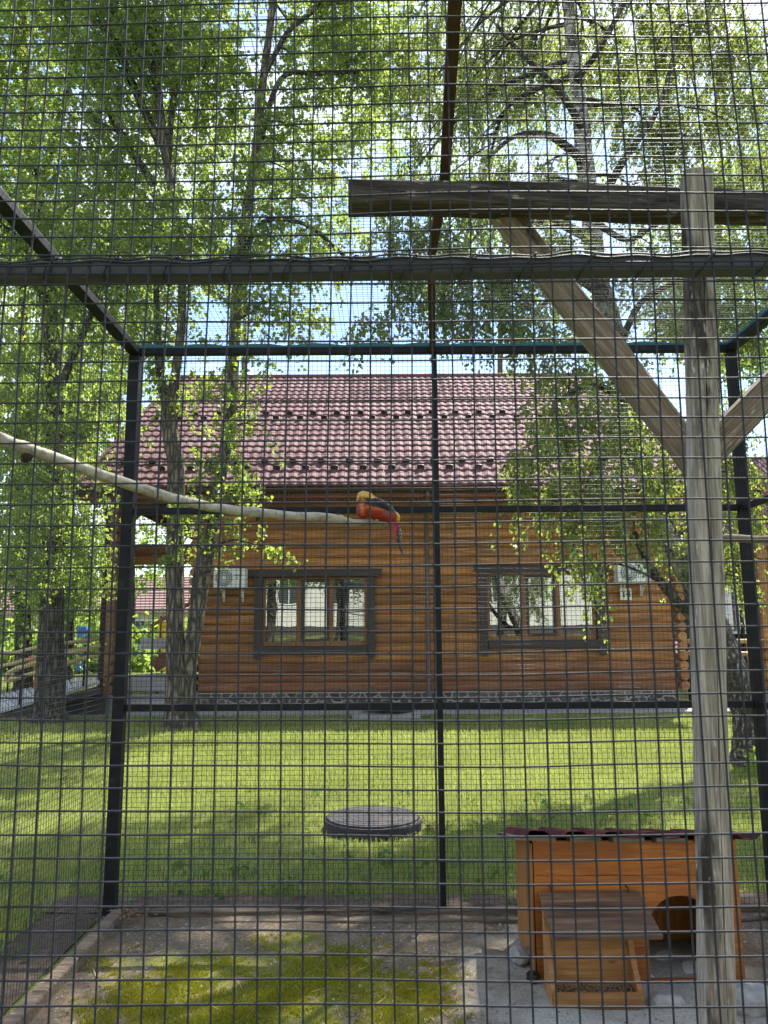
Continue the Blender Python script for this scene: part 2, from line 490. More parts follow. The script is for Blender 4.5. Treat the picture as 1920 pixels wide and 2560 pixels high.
# foliage and ground
M_LEAF = m_leaf('broad_leaf', (0.055, 0.085, 0.026), (0.10, 0.145, 0.036), (0.17, 0.215, 0.055), (0.48, 0.62, 0.10), 0.5)
M_LEAFB = m_leaf('birch_leaf', (0.055, 0.08, 0.03), (0.095, 0.13, 0.042), (0.16, 0.19, 0.055), (0.45, 0.55, 0.09), 0.47)
M_LEAFF = m_leaf('far_leaf', (0.05, 0.09, 0.022), (0.08, 0.14, 0.03), (0.13, 0.19, 0.035), (0.42, 0.58, 0.08), 0.5)
M_GRASS = m_leaf('grass_blade', (0.13, 0.18, 0.045), (0.30, 0.335, 0.10), (0.55, 0.49, 0.24), (0.46, 0.52, 0.11), 0.42)
M_MOSSB = m_leaf('moss_tuft', (0.18, 0.18, 0.012), (0.31, 0.30, 0.018), (0.42, 0.38, 0.035), (0.32, 0.32, 0.018), 0.3)
def _lawn():
    t = NT('lawn_soil'); v = t.vec()
    n = t.noise(v, 3.0, 6)
    f = t.noise(v, 60, 6, 0.7)
    c = t.ramp(f, [(0.3, (0.06, 0.08, 0.02)), (0.6, (0.15, 0.175, 0.05)), (0.8, (0.28, 0.25, 0.11))])
    c = t.mix(t.ramp(n, [(0.55, (0, 0, 0)), (0.72, (0.6,)*3)]), c, (0.15, 0.125, 0.06))
    t.bump(f, 0.6, 0.02)
    return t.set(c, 0.95, 0, 0.1)
M_LAWN = _lawn()
def _soil():
    t = NT('aviary_soil'); v = t.vec()
    f = t.noise(v, 55, 8, 0.75)
    c = t.ramp(f, [(0.28, (0.075, 0.056, 0.038)), (0.5, (0.175, 0.135, 0.092)), (0.72, (0.30, 0.24, 0.17))])
    # chalky sand spilt round the hutch
    d = t.n('VectorMath', operation='DISTANCE'); tcn = t.n('TexCoord'); mpn = t.n('Mapping')
    mpn.inputs['Scale'].default_value = (1.0, 0.62, 0.0)
    t.l(tcn.outputs['Object'], mpn.inputs[0]); t.l(mpn.outputs[0], d.inputs[0]); d.inputs[1].default_value = (0.92, 3.15*0.62, 0)
    wob = t.noise(v, 4.5, 5, 0.6)
    s = t.math('ADD', d.outputs['Value'], t.math('MULTIPLY', wob, 0.7))
    sand = t.ramp(t.noise(v, 90, 7, 0.7), [(0.30, (0.17, 0.155, 0.125)), (0.45, (0.38, 0.36, 0.30)), (0.7, (0.52, 0.50, 0.43))])
    c = t.mix(t.ramp(s, [(0.74, (1, 1, 1)), (1.04, (0, 0, 0))]), c, sand)
    # moss film
    mo = t.noise(v, 3.2, 6, 0.65)
    d2 = t.n('VectorMath', operation='DISTANCE'); mp2 = t.n('Mapping'); mp2.inputs['Scale'].default_value = (1.0, 1.1, 0)
    t.l(tcn.outputs['Object'], mp2.inputs[0]); t.l(mp2.outputs[0], d2.inputs[0]); d2.inputs[1].default_value = (-0.5, 3.2*1.1, 0)
    ms = t.math('SUBTRACT', mo, t.math('MULTIPLY', d2.outputs['Value'], 0.32))
    c = t.mix(t.ramp(ms, [(0.31, (0, 0, 0)), (0.40, (0.8,)*3)]), c, (0.16, 0.175, 0.022))
    sp = t.vor(v, 70)
    c = t.mix(t.ramp(sp, [(0.07, (0.7,)*3), (0.14, (0, 0, 0))]), c, (0.42, 0.38, 0.31))
    t.bump(f, 0.8, 0.012)
    return t.set(c, 0.95, 0, 0.15)
M_SOIL = _soil()
M_DIRT = m_plain('bare_dirt', (0.105, 0.08, 0.058), 0.95, 0, 0.5, 30, 0.8, 0.1)
M_STRAW = m_plain('straw', (0.36, 0.29, 0.18), 0.8, 0, 0.4, 30)
M_PEBBLE = m_plain('pebble', (0.36, 0.34, 0.31), 0.85, 0, 0.4, 20)

# ================================================================== the setting
YW = 14.5                     # front wall of the log house
YR = 4.11                     # rear plane of the aviary
YF = 0.93                     # front plane of the aviary
XL, XM, XRR = -1.385, 0.285, 1.945
ZT = 2.98

def struct(o): return tag(o, kind='structure')
g = MB(); g.add([(-400, -120, 0), (400, -120, 0), (400, 700, 0), (-400, 700, 0)], [(0, 1, 2, 3)])
struct(g.build('ground', M_LAWN))
g = MB(); g.add([(-60, -3.5, 0.002), (60, -3.5, 0.002), (60, -13, 1.2), (-60, -13, 1.2), (60, -40, 1.4), (-60, -40, 1.4)], [(0, 1, 2, 3), (3, 2, 4, 5)]); struct(g.build('grass_bank', M_LAWN))
# aviary floor: a gently uneven earth sheet
nx, ny = 120, 120
gx = np.linspace(XL-0.02, XRR+0.02, nx); gy = np.linspace(0.55, YR+0.02, ny)
GX, GY = np.meshgrid(gx, gy)
def bumpy(x, y):
    return 0.008*np.sin(x*3.1+y*2.3)+0.007*np.sin(x*7.3-y*5.1+1)+0.004*np.sin(x*17+y*13)+0.003*np.sin(x*31-y*27+2)
def floor_h(x, y):
    mound = 0.035*np.exp(-(((x-0.42)/0.16)**2+((y-3.55)/0.25)**2))
    return 0.011 + 0.4*bumpy(x, y) + mound
V = np.stack([GX, GY, floor_h(GX, GY)], -1).reshape(-1, 3)
I = np.arange(nx*ny).reshape(ny, nx)
Fq = np.stack([I[:-1, :-1], I[:-1, 1:], I[1:, 1:], I[1:, :-1]], -1).reshape(-1, 4)
struct(np_mesh('aviary_floor', V, Fq, M_SOIL, smooth=True))
# bare strip of dirt outside the rear and left mesh
gx = np.linspace(XL-0.45, XRR+0.6, 90); gy = np.linspace(YR+0.03, YR+0.36, 12)
GX, GY = np.meshgrid(gx, gy)
V = np.stack([GX, GY, 0.012+0.5*bumpy(GX*2, GY*2)*(GY < YR+0.3)-0.02*(GY >= YR+0.3)], -1).reshape(-1, 3)
I = np.arange(90*12).reshape(12, 90)
struct(np_mesh('dirt_strip', V, np.stack([I[:-1, :-1], I[:-1, 1:], I[1:, 1:], I[1:, :-1]], -1).reshape(-1, 4), M_DIRT, smooth=True))
g = MB(); g.box(XL-0.42, XL-0.045, 0.6, YR+0.06, -0.05, 0.006); struct(g.build('dirt_strip', M_DIRT))
# paved apron round the log house
g = MB(); g.box(-5.9, 6.6, 13.42, YW+0.3, -0.05, 0.03); struct(g.build('pavement', M_CONC, bev=0.01))

# ================================================================== log house
house = thing('log_house', 'long orange log house with maroon tiled roof behind the lawn', 'house', (0.9, YW, 0))
def rect(px0, py0, px1, py1, D):
    a = at(px0, py0, D); b = at(px1, py1, D)
    return a.x, b.x, b.z, a.z
WX0 = at(500, 1600, YW).x; WX1 = at(1684, 1600, YW).x
Z_PL = at(1094, 1728, YW).z
Z_WT = at(1094, 1232, YW).z
win_px = [dict(fr=(655, 1442, 918, 1614), mul=(747, 828), head=(618, 956, 1422, 1441), jl=(635, 654, 1650), jr=(918, 938, 1647), sill=(1615, 1632)),
          dict(fr=(1219, 1434, 1492, 1602), mul=(1311, 1396), head=(1183, 1522, 1418, 1434), jl=(1200, 1219, 1642), jr=(1493, 1514, 1640), sill=(1604, 1622))]
openings = []
for w in win_px:
    x0, x1, z0, z1 = rect(*w['fr'], YW-0.03)
    w['o'] = (x0, x1, z0, z1); openings.append(w['o'])

# wall core behind the logs, with the two openings left free
core = MB()
xs = [WX0+0.1, openings[0][0], openings[0][1], openings[1][0], openings[1][1], WX1-0.1]
for a, b in ((0, 1), (2, 3), (4, 5)):
    core.box(xs[a], xs[b], YW+0.02, YW+0.14, 0.05, Z_WT+0.3)
for k, (x0, x1, z0, z1) in enumerate(openings):
    core.box(x0, x1, YW+0.02, YW+0.14, 0.05, z0); core.box(x0, x1, YW+0.02, YW+0.14, z1, Z_WT+0.3)
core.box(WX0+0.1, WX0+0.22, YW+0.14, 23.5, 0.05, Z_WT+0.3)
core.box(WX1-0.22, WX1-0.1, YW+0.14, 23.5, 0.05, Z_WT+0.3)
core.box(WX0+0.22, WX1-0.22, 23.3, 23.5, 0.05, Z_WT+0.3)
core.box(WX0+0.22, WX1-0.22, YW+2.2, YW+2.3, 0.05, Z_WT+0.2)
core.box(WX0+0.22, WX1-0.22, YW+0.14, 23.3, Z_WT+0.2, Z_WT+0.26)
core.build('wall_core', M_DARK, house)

# the logs, course by course
def log_mesh(x0, x1, z, p, yface, rr):
    """half-round milled log, round side to the viewer, flat seams above and below"""
    m = MB(); prof = []
    for k in range(9):
        t = -PI/2*0.93 + PI*0.93*k/8
        prof.append((yface + 0.032 - 0.037*math.cos(t), z + p/2 + p*0.5*math.sin(t)/math.sin(PI/2*0.93)*0.985))
    prof += [(yface+0.16, z+p), (yface+0.16, z)]
    nseg = max(2, int((x1-x0)/0.45))
    b = 0; n = len(prof)
    for i in range(nseg+1):
        x = x0+(x1-x0)*i/nseg
        w = 0.004*math.sin(x*1.7+z*9)+rr.uniform(-.002, .002)
        for (y, zz) in prof:
            m.v.append(Vector((x, y + (w if y < yface+0.1 else 0), zz)))
    for i in range(nseg):
        for k in range(n):
            m.f.append((i*n+k, i*n+(k+1) % n, (i+1)*n+(k+1) % n, (i+1)*n+k))
    m.f.append(tuple(range(n))); m.f.append(tuple(nseg*n+k for k in reversed(range(n))))
    return m
NLOG = 21
PITCHL = (Z_WT - Z_PL)/NLOG
rr = random.Random(3)
for i in range(NLOG):
    z = Z_PL + i*PITCHL
    segs = [(WX0, WX1)]
    for (x0, x1, z0, z1) in openings:
        if z+PITCHL > z0+0.03 and z < z1-0.03:
            ns = []
            for a, b in segs:
                if a < x0 < b: ns += [(a, x0-0.01), (x1+0.01, b)]
                else: ns.append((a, b))
            segs = ns
    if len(segs) == 1:
        c = rr.uniform(-1.5, 2.5)
        segs = [(WX0, c), (c+0.004, WX1)]
    for a, b in segs:
        log_mesh(a, b, z, PITCHL, YW-0.055, rr).build('wall_log', M_LOGLOW if i < 3 else M_LOG, house, smooth=False)
# corner log ends, standing proud at both ends of the wall
for sx, xc in ((-1, WX0), (1, WX1)):
    for i in range(NLOG):
        z = Z_PL + i*PITCHL
        m = MB(); n = 10
        pts = [Vector((xc + sx*0.11 + 0.085*math.cos(2*PI*k/n), YW-0.17-0.02*rr.random(), z+PITCHL/2+PITCHL*0.49*math.sin(2*PI*k/n))) for k in range(n)]
        m.prism(pts, (0, 0.3, 0)).build('log_end', M_LOGLOW if i < 2 else M_LOGZ, house, bev=0.012)

# stone plinth: mortar bed with irregular flag stones
pl = MB(); pl.box(WX0-0.02, WX1+0.02, YW-0.05, YW+0.1, 0.0, Z_PL-0.002)
plinth = pl.build('plinth', M_MORTAR, house)
def clip_poly(poly, p, n):
    out = []
    for i in range(len(poly)):
        a, b = poly[i], poly[(i+1) % len(poly)]
        da = (a[0]-p[0])*n[0]+(a[1]-p[1])*n[1]; db = (b[0]-p[0])*n[0]+(b[1]-p[1])*n[1]
        if da <= 0: out.append(a)
        if da*db < 0:
            t = da/(da-db); out.append((a[0]+(b[0]-a[0])*t, a[1]+(b[1]-a[1])*t))
    return out
def stones(x0, x1, z0, z1, yface, parent, mat, n, seed, name='stone', gap=0.013):
    r_ = random.Random(seed)
    seeds = []
    tries = 0
    while len(seeds) < n and tries < 6000:
        tries += 1
        p = (r_.uniform(x0, x1), r_.uniform(z0, z1))
        if all(math.hypot(p[0]-q[0], p[1]-q[1]) > 0.115 for q in seeds): seeds.append(p)
    for p in seeds:
        poly = [(max(x0, p[0]-0.35), z0+0.008), (min(x1, p[0]+0.35), z0+0.008), (min(x1, p[0]+0.35), z1-0.008), (max(x0, p[0]-0.35), z1-0.008)]
        for q in seeds:
            if q is p or abs(q[0]-p[0]) > 0.7: continue
            d = (q[0]-p[0], q[1]-p[1]); L = math.hypot(*d); nrm = (d[0]/L, d[1]/L)
            mid = ((p[0]+q[0])/2-nrm[0]*gap, (p[1]+q[1])/2-nrm[1]*gap)
            poly = clip_poly(poly, mid, nrm)
            if len(poly) < 3: break
        if len(poly) < 3: continue
        cx = sum(a[0] for a in poly)/len(poly); cz = sum(a[1] for a in poly)/len(poly)
        h = r_.uniform(0.012, 0.03); m = MB(); k = len(poly)
        base = [Vector((a[0], yface+0.01, a[1])) for a in poly]
        midr = [Vector((a[0], yface-h*0.6, a[1])) for a in poly]
        top = [Vector((cx+(a[0]-cx)*0.86, yface-h-r_.uniform(0, 0.006), cz+(a[1]-cz)*0.84)) for a in poly]
        m.add(base+midr+top, [(i, (i+1) % k, k+(i+1) % k, k+i) for i in range(k)] + [(k+i, k+(i+1) % k, 2*k+(i+1) % k, 2*k+i) for i in range(k)] + [tuple(2*k+i for i in range(k))])
        m.build(name, mat, parent)
stones(WX0, WX1, 0.03, Z_PL-0.012, YW-0.05, plinth, M_STONE, 105, 11, gap=0.017)

# windows
for wi, w in enumerate(win_px):
    x0, x1, z0, z1 = w['o']
    yf = YW-0.155
    # outer surround: header with cut ends, hanging jamb boards, sill rail
    hx0 = at(w['head'][0], 1430, yf).x; hx1 = at(w['head'][1], 1430, yf).x
    hz1 = at(900, w['head'][2], yf).z; hz0 = at(900, w['head'][3], yf).z
    sur = MB()
    sur.prism([(hx0, yf-0.03, hz1), (hx1, yf-0.03, hz1), (hx1-0.02, yf-0.03, hz0+0.04), (hx1-0.10, yf-0.03, hz0), (hx0+0.10, yf-0.03, hz0), (hx0+0.02, yf-0.03, hz0+0.04)], (0, 0.05, 0))
    win = sur.build('window', M_TRIM, house, bev=0.006)
    def jamb(k):
        a, b, yb = w[k]
        ja = at(a, 1530, yf).x; jb = at(b, 1530, yf).x; zb = at(a, yb, yf).z
        c = (ja+jb)/2; r0 = (jb-ja)/2
        pts = [(ja, yf, hz0-0.003), (jb, yf, hz0-0.003), (jb, yf, zb+r0)] + [(c+r0*math.cos(t), yf, zb+r0-r0*math.sin(t)) for t in (PI*0.25, PI*0.5, PI*0.75)] + [(ja, yf, zb+r0)]
        MB().prism(pts, (0, 0.045, 0)).build('jamb_board', M_TRIM, win, bev=0.005)
        return ja, jb
    la, lb = jamb('jl'); ra, rb = jamb('jr')
    sz1 = at(900, w['sill'][0], yf).z; sz0 = at(900, w['sill'][1], yf).z
    m = MB(); m.box(lb+0.003, ra-0.003, yf-0.025, yf+0.06, sz0, sz1); m.build('sill_board', M_TRIM, win, bev=0.006)
    # casement frame
    fy = YW-0.06; ft = 0.055
    fm = MB()
    fm.box(lb+0.003, lb+0.003+ft, fy, fy+0.08, sz1+0.003, hz0-0.003); fm.box(ra-0.003-ft, ra-0.003, fy, fy+0.08, sz1+0.003, hz0-0.003)
    fm.box(lb+0.003+ft, ra-0.003-ft, fy, fy+0.08, hz0-0.003-ft*0.8, hz0-0.003); fm.box(lb+0.003+ft, ra-0.003-ft, fy, fy+0.08, sz1+0.003, sz1+0.003+ft*1.5)
    fm.build('frame', M_SASH, win, bev=0.004)
    za, zb_ = sz1+0.003+ft*1.5, hz0-0.003-ft*0.8
    cols = [lb+0.003+ft] + [at(px, 1530, fy).x for px in w['mul']] + [ra-0.003-ft]
    for c in cols[1:3]:
        m = MB(); m.box(c-0.042, c+0.042, fy-0.004, fy+0.076, za, zb_); m.build('mullion', M_SASH, win, bev=0.004)
    spans = [(cols[0], cols[1]-0.042), (cols[1]+0.042, cols[2]-0.042), (cols[2]+0.042, cols[3])]
    for k, (a, b) in enumerate(spans):
        aa, bb, z_a, z_b = a, b, za, zb_
        if k == 1:   # opening casement with its own darker sash
            s_ = 0.045; m = MB()
            m.box(a+.002, a+s_, fy-0.012, fy+0.05, za+.002, zb_-.002); m.box(b-s_, b-.002, fy-0.012, fy+0.05, za+.002, zb_-.002)
            m.box(a+s_, b-s_, fy-0.012, fy+0.05, za+.002, za+s_); m.box(a+s_, b-s_, fy-0.012, fy+0.05, zb_-s_, zb_-.002)
            m.build('sash', M_TRIM, win, bev=0.004)
            aa, bb, z_a, z_b = a+s_, b-s_, za+s_, zb_-s_
        m = MB(); m.box(aa-0.004, bb+0.004, fy+0.030, fy+0.042, z_a-0.004, z_b+0.004); m.build('pane', M_GLASS, win)
        bl = MB()
        if k == 1:
            npl = 26
            for q in range(npl):
                xa = aa+(bb-aa)*q/npl; xb = aa+(bb-aa)*(q+1)/npl
                ya = fy+0.13+0.018*(q % 2); yb = fy+0.13+0.018*((q+1) % 2)
                bl.add([(xa, ya, z_a), (xb, yb, z_a), (xb, yb, z_b), (xa, ya, z_b), (xa, ya+.004, z_a), (xb, yb+.004, z_a), (xb, yb+.004, z_b), (xa, ya+.004, z_b)], [(0, 1, 2, 3), (7, 6, 5, 4)])
            bl.build('curtain', M_CURT, win, smooth=True)
        else:
            nsl = int((z_b-z_a)/0.035)
            for q in range(nsl):
                zz = z_a+0.03+q*0.035
                bl.add([(aa+.01, fy+.09, zz-.007), (bb-.01, fy+.09, zz-.007), (bb-.01, fy+.112, zz+.006), (aa+.01, fy+.112, zz+.006)], [(0, 1, 2, 3)])
            bl.build('blind', M_BLIND, win)

# roof
E0 = Vector((0, 13.78, at(1094, 1214, 13.78).z))
RA = R(33.5); ROWL = 0.35; NROW = 22; TW = 0.183
RX0 = at(188, 1222, 13.78).x; NCOL = 62; RX1 = RX0 + NCOL*TW
sd_ = Vector((0, math.cos(RA), math.sin(RA))); nn_ = Vector((0, -math.sin(RA), math.cos(RA)))
ridge = E0 + sd_*(ROWL*NROW)
rf = MB()
def slab(a, b, t0, t1, x0, x1, m):
    pts = [a+nn_*t0, b+nn_*t0, b+nn_*t1, a+nn_*t1]
    m.prism([Vector((x0, p.y, p.z)) for p in pts], (x1-x0, 0, 0))
slab(E0+sd_*0.03, ridge, -0.09, -0.012, RX0+0.02, RX1-0.02, rf)
bk = Vector((0, ridge.y+6.4, ridge.z-4.2)); nb = Vector((0, math.sin(RA), math.cos(RA)))
rf.prism([Vector((RX0+0.02, p.y, p.z)) for p in (ridge-Vector((0, 0, .10)), bk-nb*.1, bk, ridge)], (RX1-RX0-0.04, 0, 0))
roof = rf.build('roof', M_FASCIA, house)
def tile_arrays():
    NU = 8; v = []; f = []
    for j, (vv, b) in enumerate(((0.0, -0.004), (0.0, 0.030), (0.06, 0.030), (0.365, 0.002))):
        for i in range(NU+1):
            u = i/NU; h = 0.026*(0.5-0.5*math.cos(2*PI*u))**0.75
            sc_ = -0.016*(0.5-0.5*math.cos(2*PI*u)) if j < 2 else 0
            v.append((u*TW, vv+sc_, b+h))
    for j in range(3):
        for i in range(NU):
            a = j*(NU+1)+i; f.append((a, a+1, a+NU+2, a+NU+1))
    return v, f
tv, tf = tile_arrays()
tme = bpy.data.meshes.new('roof_tile'); tme.from_pydata(tv, [], tf); tme.materials.append(M_TILE)
tme.polygons.foreach_set('use_smooth', [True]*len(tme.polygons))
hl = root_loc(house)
bigV, bigF = [], []
tva = np.array(tv); tfa = np.array(tf)
cnt = 0
for j in range(NROW):
    for i in range(NCOL):
        p = E0 + sd_*(j*ROWL); p = Vector((RX0+i*TW, p.y, p.z))
        if cnt < 300:
            o = bpy.data.objects.new('roof_tile', tme); o.location = p-hl; o.rotation_euler = (RA, 0, 0); link(o, roof)
        else:
            w_ = np.empty_like(tva); c_, s_ = math.cos(RA), math.sin(RA)
            w_[:, 0] = tva[:, 0]+p.x; w_[:, 1] = tva[:, 1]*c_-tva[:, 2]*s_+p.y; w_[:, 2] = tva[:, 1]*s_+tva[:, 2]*c_+p.z
            bigF.append(tfa+len(bigV)*len(tva)); bigV.append(w_)
        cnt += 1
tag(np_mesh('upper_roof_tiles', np.concatenate(bigV), np.concatenate(bigF), M_TILE, roof, smooth=True), kind='stuff')
# snow guards in two staggered double rows
gme = MB()
gp = [(0.075*math.cos(t), 0, 0.085+0.02*math.sin(t)) for t in np.linspace(PI, 0, 7)] + [(0.06, 0, 0.0), (-0.06, 0, 0.0)]
gme.prism(gp, (0, 0.012, 0)); gme.add([(-.07, .01, .09), (.07, .01, .09), (.05, .16, .02), (-.05, .16, .02)], [(0, 1, 2, 3)])
g0 = gme.build('snow_guard', M_GUARD); gdata = g0.data; bpy.data.objects.remove(g0)
for row, ph in ((2, 0.0), (3, 0.5), (11, 0.25), (12, 0.75)):
    n_g = int((RX1-RX0-0.5)/(TW*3))
    for k in range(n_g):
        x = RX0+0.3+(k+ph)*TW*3
        p = E0+sd_*(row*ROWL+0.02)+nn_*0.03
        o = bpy.data.objects.new('snow_guard', gdata); o.location = Vector((x, p.y, p.z))-hl; o.rotation_euler = (RA, 0, 0); link(o, roof)
m = MB(); m.tube([ridge+Vector((x-0, 0, 0.03)) for x in np.linspace(RX0, RX1, 12)], 0.075, 10); m.build('ridge_cap', M_TILE, roof, smooth=True)
for xe in (RX0-0.03, RX1+0.002):
    m = MB(); pts = [E0-sd_*0.04+nn_*0.075, ridge+nn_*0.075, ridge-nn_*0.14, E0-sd_*0.04-nn_*0.14]
    m.prism([Vector((xe, p.y, p.z)) for p in pts], (0.028, 0, 0)); m.build('verge_board', M_TILE, roof)
# gutter, fascia, soffit, frieze board
gz = E0.z-0.055; gy_ = E0.y-0.035
m = MB(); prof = [(gy_+0.07*math.cos(t), gz+0.07*math.sin(t)) for t in np.linspace(PI, 2*PI, 9)] + [(gy_+0.062*math.cos(t), gz+0.062*math.sin(t)+.004) for t in np.linspace(2*PI, PI, 9)]
m.prism([(RX0-0.02, a, b) for a, b in prof], (RX1-RX0+0.04, 0, 0)); m.build('gutter', M_GUTTER, house)
m = MB(); m.box(RX0+0.02, RX1-0.02, E0.y+0.045, E0.y+0.075, E0.z-0.20, E0.z-0.07); m.build('fascia_board', M_FASCIA, house, bev=0.004)
for k in range(5):
    y0 = E0.y+0.08+k*0.13
    m = MB(); m.box(RX0+0.04, RX1-0.04, y0, y0+0.124, E0.z-0.2+k*0.004, E0.z-0.175+k*0.004); m.build('soffit_board', M_FASCIA, house, bev=0.003)
m = MB(); m.box(WX0-1.9, WX1+1.9, YW-0.16, YW-0.10, Z_WT-0.14, Z_WT+0.10); m.build('frieze_board', M_FASCIA, house, bev=0.006)
# gable infill boards at both ends (seen obliquely from a step aside)
for sx, xe in ((-1, RX0+0.25), (1, RX1-0.29)):
    m = MB(); m.prism([(xe, E0.y+0.7, E0.z-0.05), (xe, ridge.y, ridge.z-0.2), (xe, bk.y-0.7, E0.z-0.05)], (0.04, 0, 0)); m.build('gable_boards', M_LOGZ, house)
# downpipe in the middle of the wall and one at the far left post
px_ = at(1069, 1500, YW-0.25).x
m = MB(); m.tube([(px_, gy_, gz-0.05), (px_, gy_+0.05, gz-0.16), (px_, YW-0.3, gz-0.55), (px_, YW-0.25, gz-0.7), (px_, YW-0.25, 0.25), (px_, YW-0.36, 0.14)], 0.045, 10)
m.build('downpipe', M_PIPE, house, smooth=True)
lx = at(263, 1500, 14.0).x
m = MB(); m.tube([(lx, gy_, gz-0.05), (lx, gy_+0.03, gz-0.3), (lx, 13.95, gz-0.5), (lx, 13.95, 0.08)], 0.05, 10); m.build('downpipe', M_GUTTER, house, smooth=True)

# porches: stacked log-end piers, posts, beams and brace at both ends
DZ = 0.58
def porch(sx, xo, xi):
    p = at
    for (za, zb) in ((0.30, 1.22), (2.72, Z_WT)):
        n = max(3, round((zb-za)/PITCHL))
        for i in range(n):
            z = za+(zb-za)*i/n; h = (zb-za)/n
            m = MB(); k = 12
            pts = [Vector((xo+0.10*math.copysign(abs(math.cos(2*PI*q/k))**0.6, math.cos(2*PI*q/k)), YW-0.16, z+h/2+h*0.49*math.copysign(abs(math.sin(2*PI*q/k))**0.6, math.sin(2*PI*q/k)))) for q in range(k)]
            m.prism(pts, (0, 0.9 if za > 2 else 0.42, 0)); m.build('pier_log', M_LOGZ, house, bev=0.01)
    m = MB(); m.box(xo-0.085, xo+0.085, YW-0.12, YW+0.06, 1.222, 2.718); m.build('porch_post', M_LOGZ, house, bev=0.01)
    m = MB(); m.box(xo-0.13, xo+0.13, YW-0.2, YW+0.3, 0.0, 0.298); m.build('pier_base', M_CONC, house, bev=0.015)
    for i in range(2):
        z = 2.75+0.20*i
        a, b = min(xo+sx*-0.1, xi), max(xo+sx*-0.1, xi)
        log_mesh(a+0.02, b-0.02, z, 0.2, YW+0.55, random.Random(i)).build('porch_beam', M_LOG, house)
    # curved brace under the frieze
    c0 = Vector((xo-sx*0.1, YW+0.02, 3.25)); m = MB(); pts = []
    for t in np.linspace(0, 1, 8):
        pts.append((xo-sx*(0.1+0.9*t), YW+0.02, 3.30+0.62*math.sin(t*PI/2)))
    for t in np.linspace(1, 0, 8):
        pts.append((xo-sx*(0.1+0.9*t), YW+0.02, min(Z_WT-0.15, 3.52+0.62*math.sin(t*PI/2))))
    m.prism(pts, (0, 0.09, 0)); m.build('curved_brace', M_FASCIA, house)
PXL = at(281, 1500, YW).x; PXR = at(1905, 1500, YW).x
porch(-1, PXL, WX0)
porch(1, PXR, WX1)
# porch deck on the left, plank by plank
for i in range(9):
    y0 = YW-0.05+i*0.19
    m = MB(); m.box(PXL+0.13, WX0-0.14, y0, y0+0.18, DZ-0.045, DZ); m.build('deck_plank', M_GREYPLANK, house, bev=0.006)
m = MB(); m.box(PXL+0.13, WX0-0.14, YW-0.09, YW-0.055, DZ-0.22, DZ-0.02); m.build('deck_edge_board', M_GREYPLANK, house, bev=0.006)
m = MB(); m.box(PXL+0.13, WX0-0.14, YW-0.085, YW-0.05, 0.12, 0.30); m.build('deck_edge_board', M_GREYPLANK, house, bev=0.006)
for x in (PXL+0.35, (PXL+WX0)/2, WX0-0.35):
    m = MB(); m.box(x-0.06, x+0.06, YW+0.0, YW+0.12, 0, DZ-0.05); m.build('deck_foot', M_CONC, house)
# stair at the back of the porch: stringer, treads, slanted rail with balusters
s0 = Vector((PXL+0.3, YW+1.75, DZ+0.15)); s1 = Vector((WX0+0.2, YW+1.75, DZ+1.05))
for dy in (0, 0.9):
    m = MB(); m.bar(s0+Vector((0, dy, 0)), s1+Vector((0, dy, 0)), 0.05, 0.26); m.build('stair_stringer', M_FASCIA, house, bev=0.006)
for i in range(5):
    t = (i+0.5)/5; c = s0.lerp(s1, t)
    m = MB(); m.box(c.x-0.16, c.x+0.16, c.y+0.03, c.y+0.87, c.z+0.0, c.z+0.04); m.build('stair_tread', M_GREYPLANK, house, bev=0.005)
m = MB(); m.bar(s0+Vector((-0.1, 0, 0.82)), s1+Vector((0.1, 0, 0.95)), 0.06, 0.07); m.build('handrail', M_LOG, house, bev=0.01)
for i in range(4):
    c = s0.lerp(s1, (i+0.3)/4)
    m = MB(); m.lathe([(0.03, 0.0), (0.03, 0.1), (0.018, 0.2), (0.034, 0.42), (0.02, 0.62), (0.03, 0.72), (0.03, 0.87)], c+Vector((0, 0, 0.1)), 10); m.build('baluster', M_LOGZ, house, smooth=True)
m = MB(); m.bar((PXL+0.1, YW+1.5, DZ+0.62), (WX0+0.1, YW+1.5, DZ+0.62), 0.08, 0.22); m.build('porch_rail_board', M_GREYPLANK, house, bev=0.006)

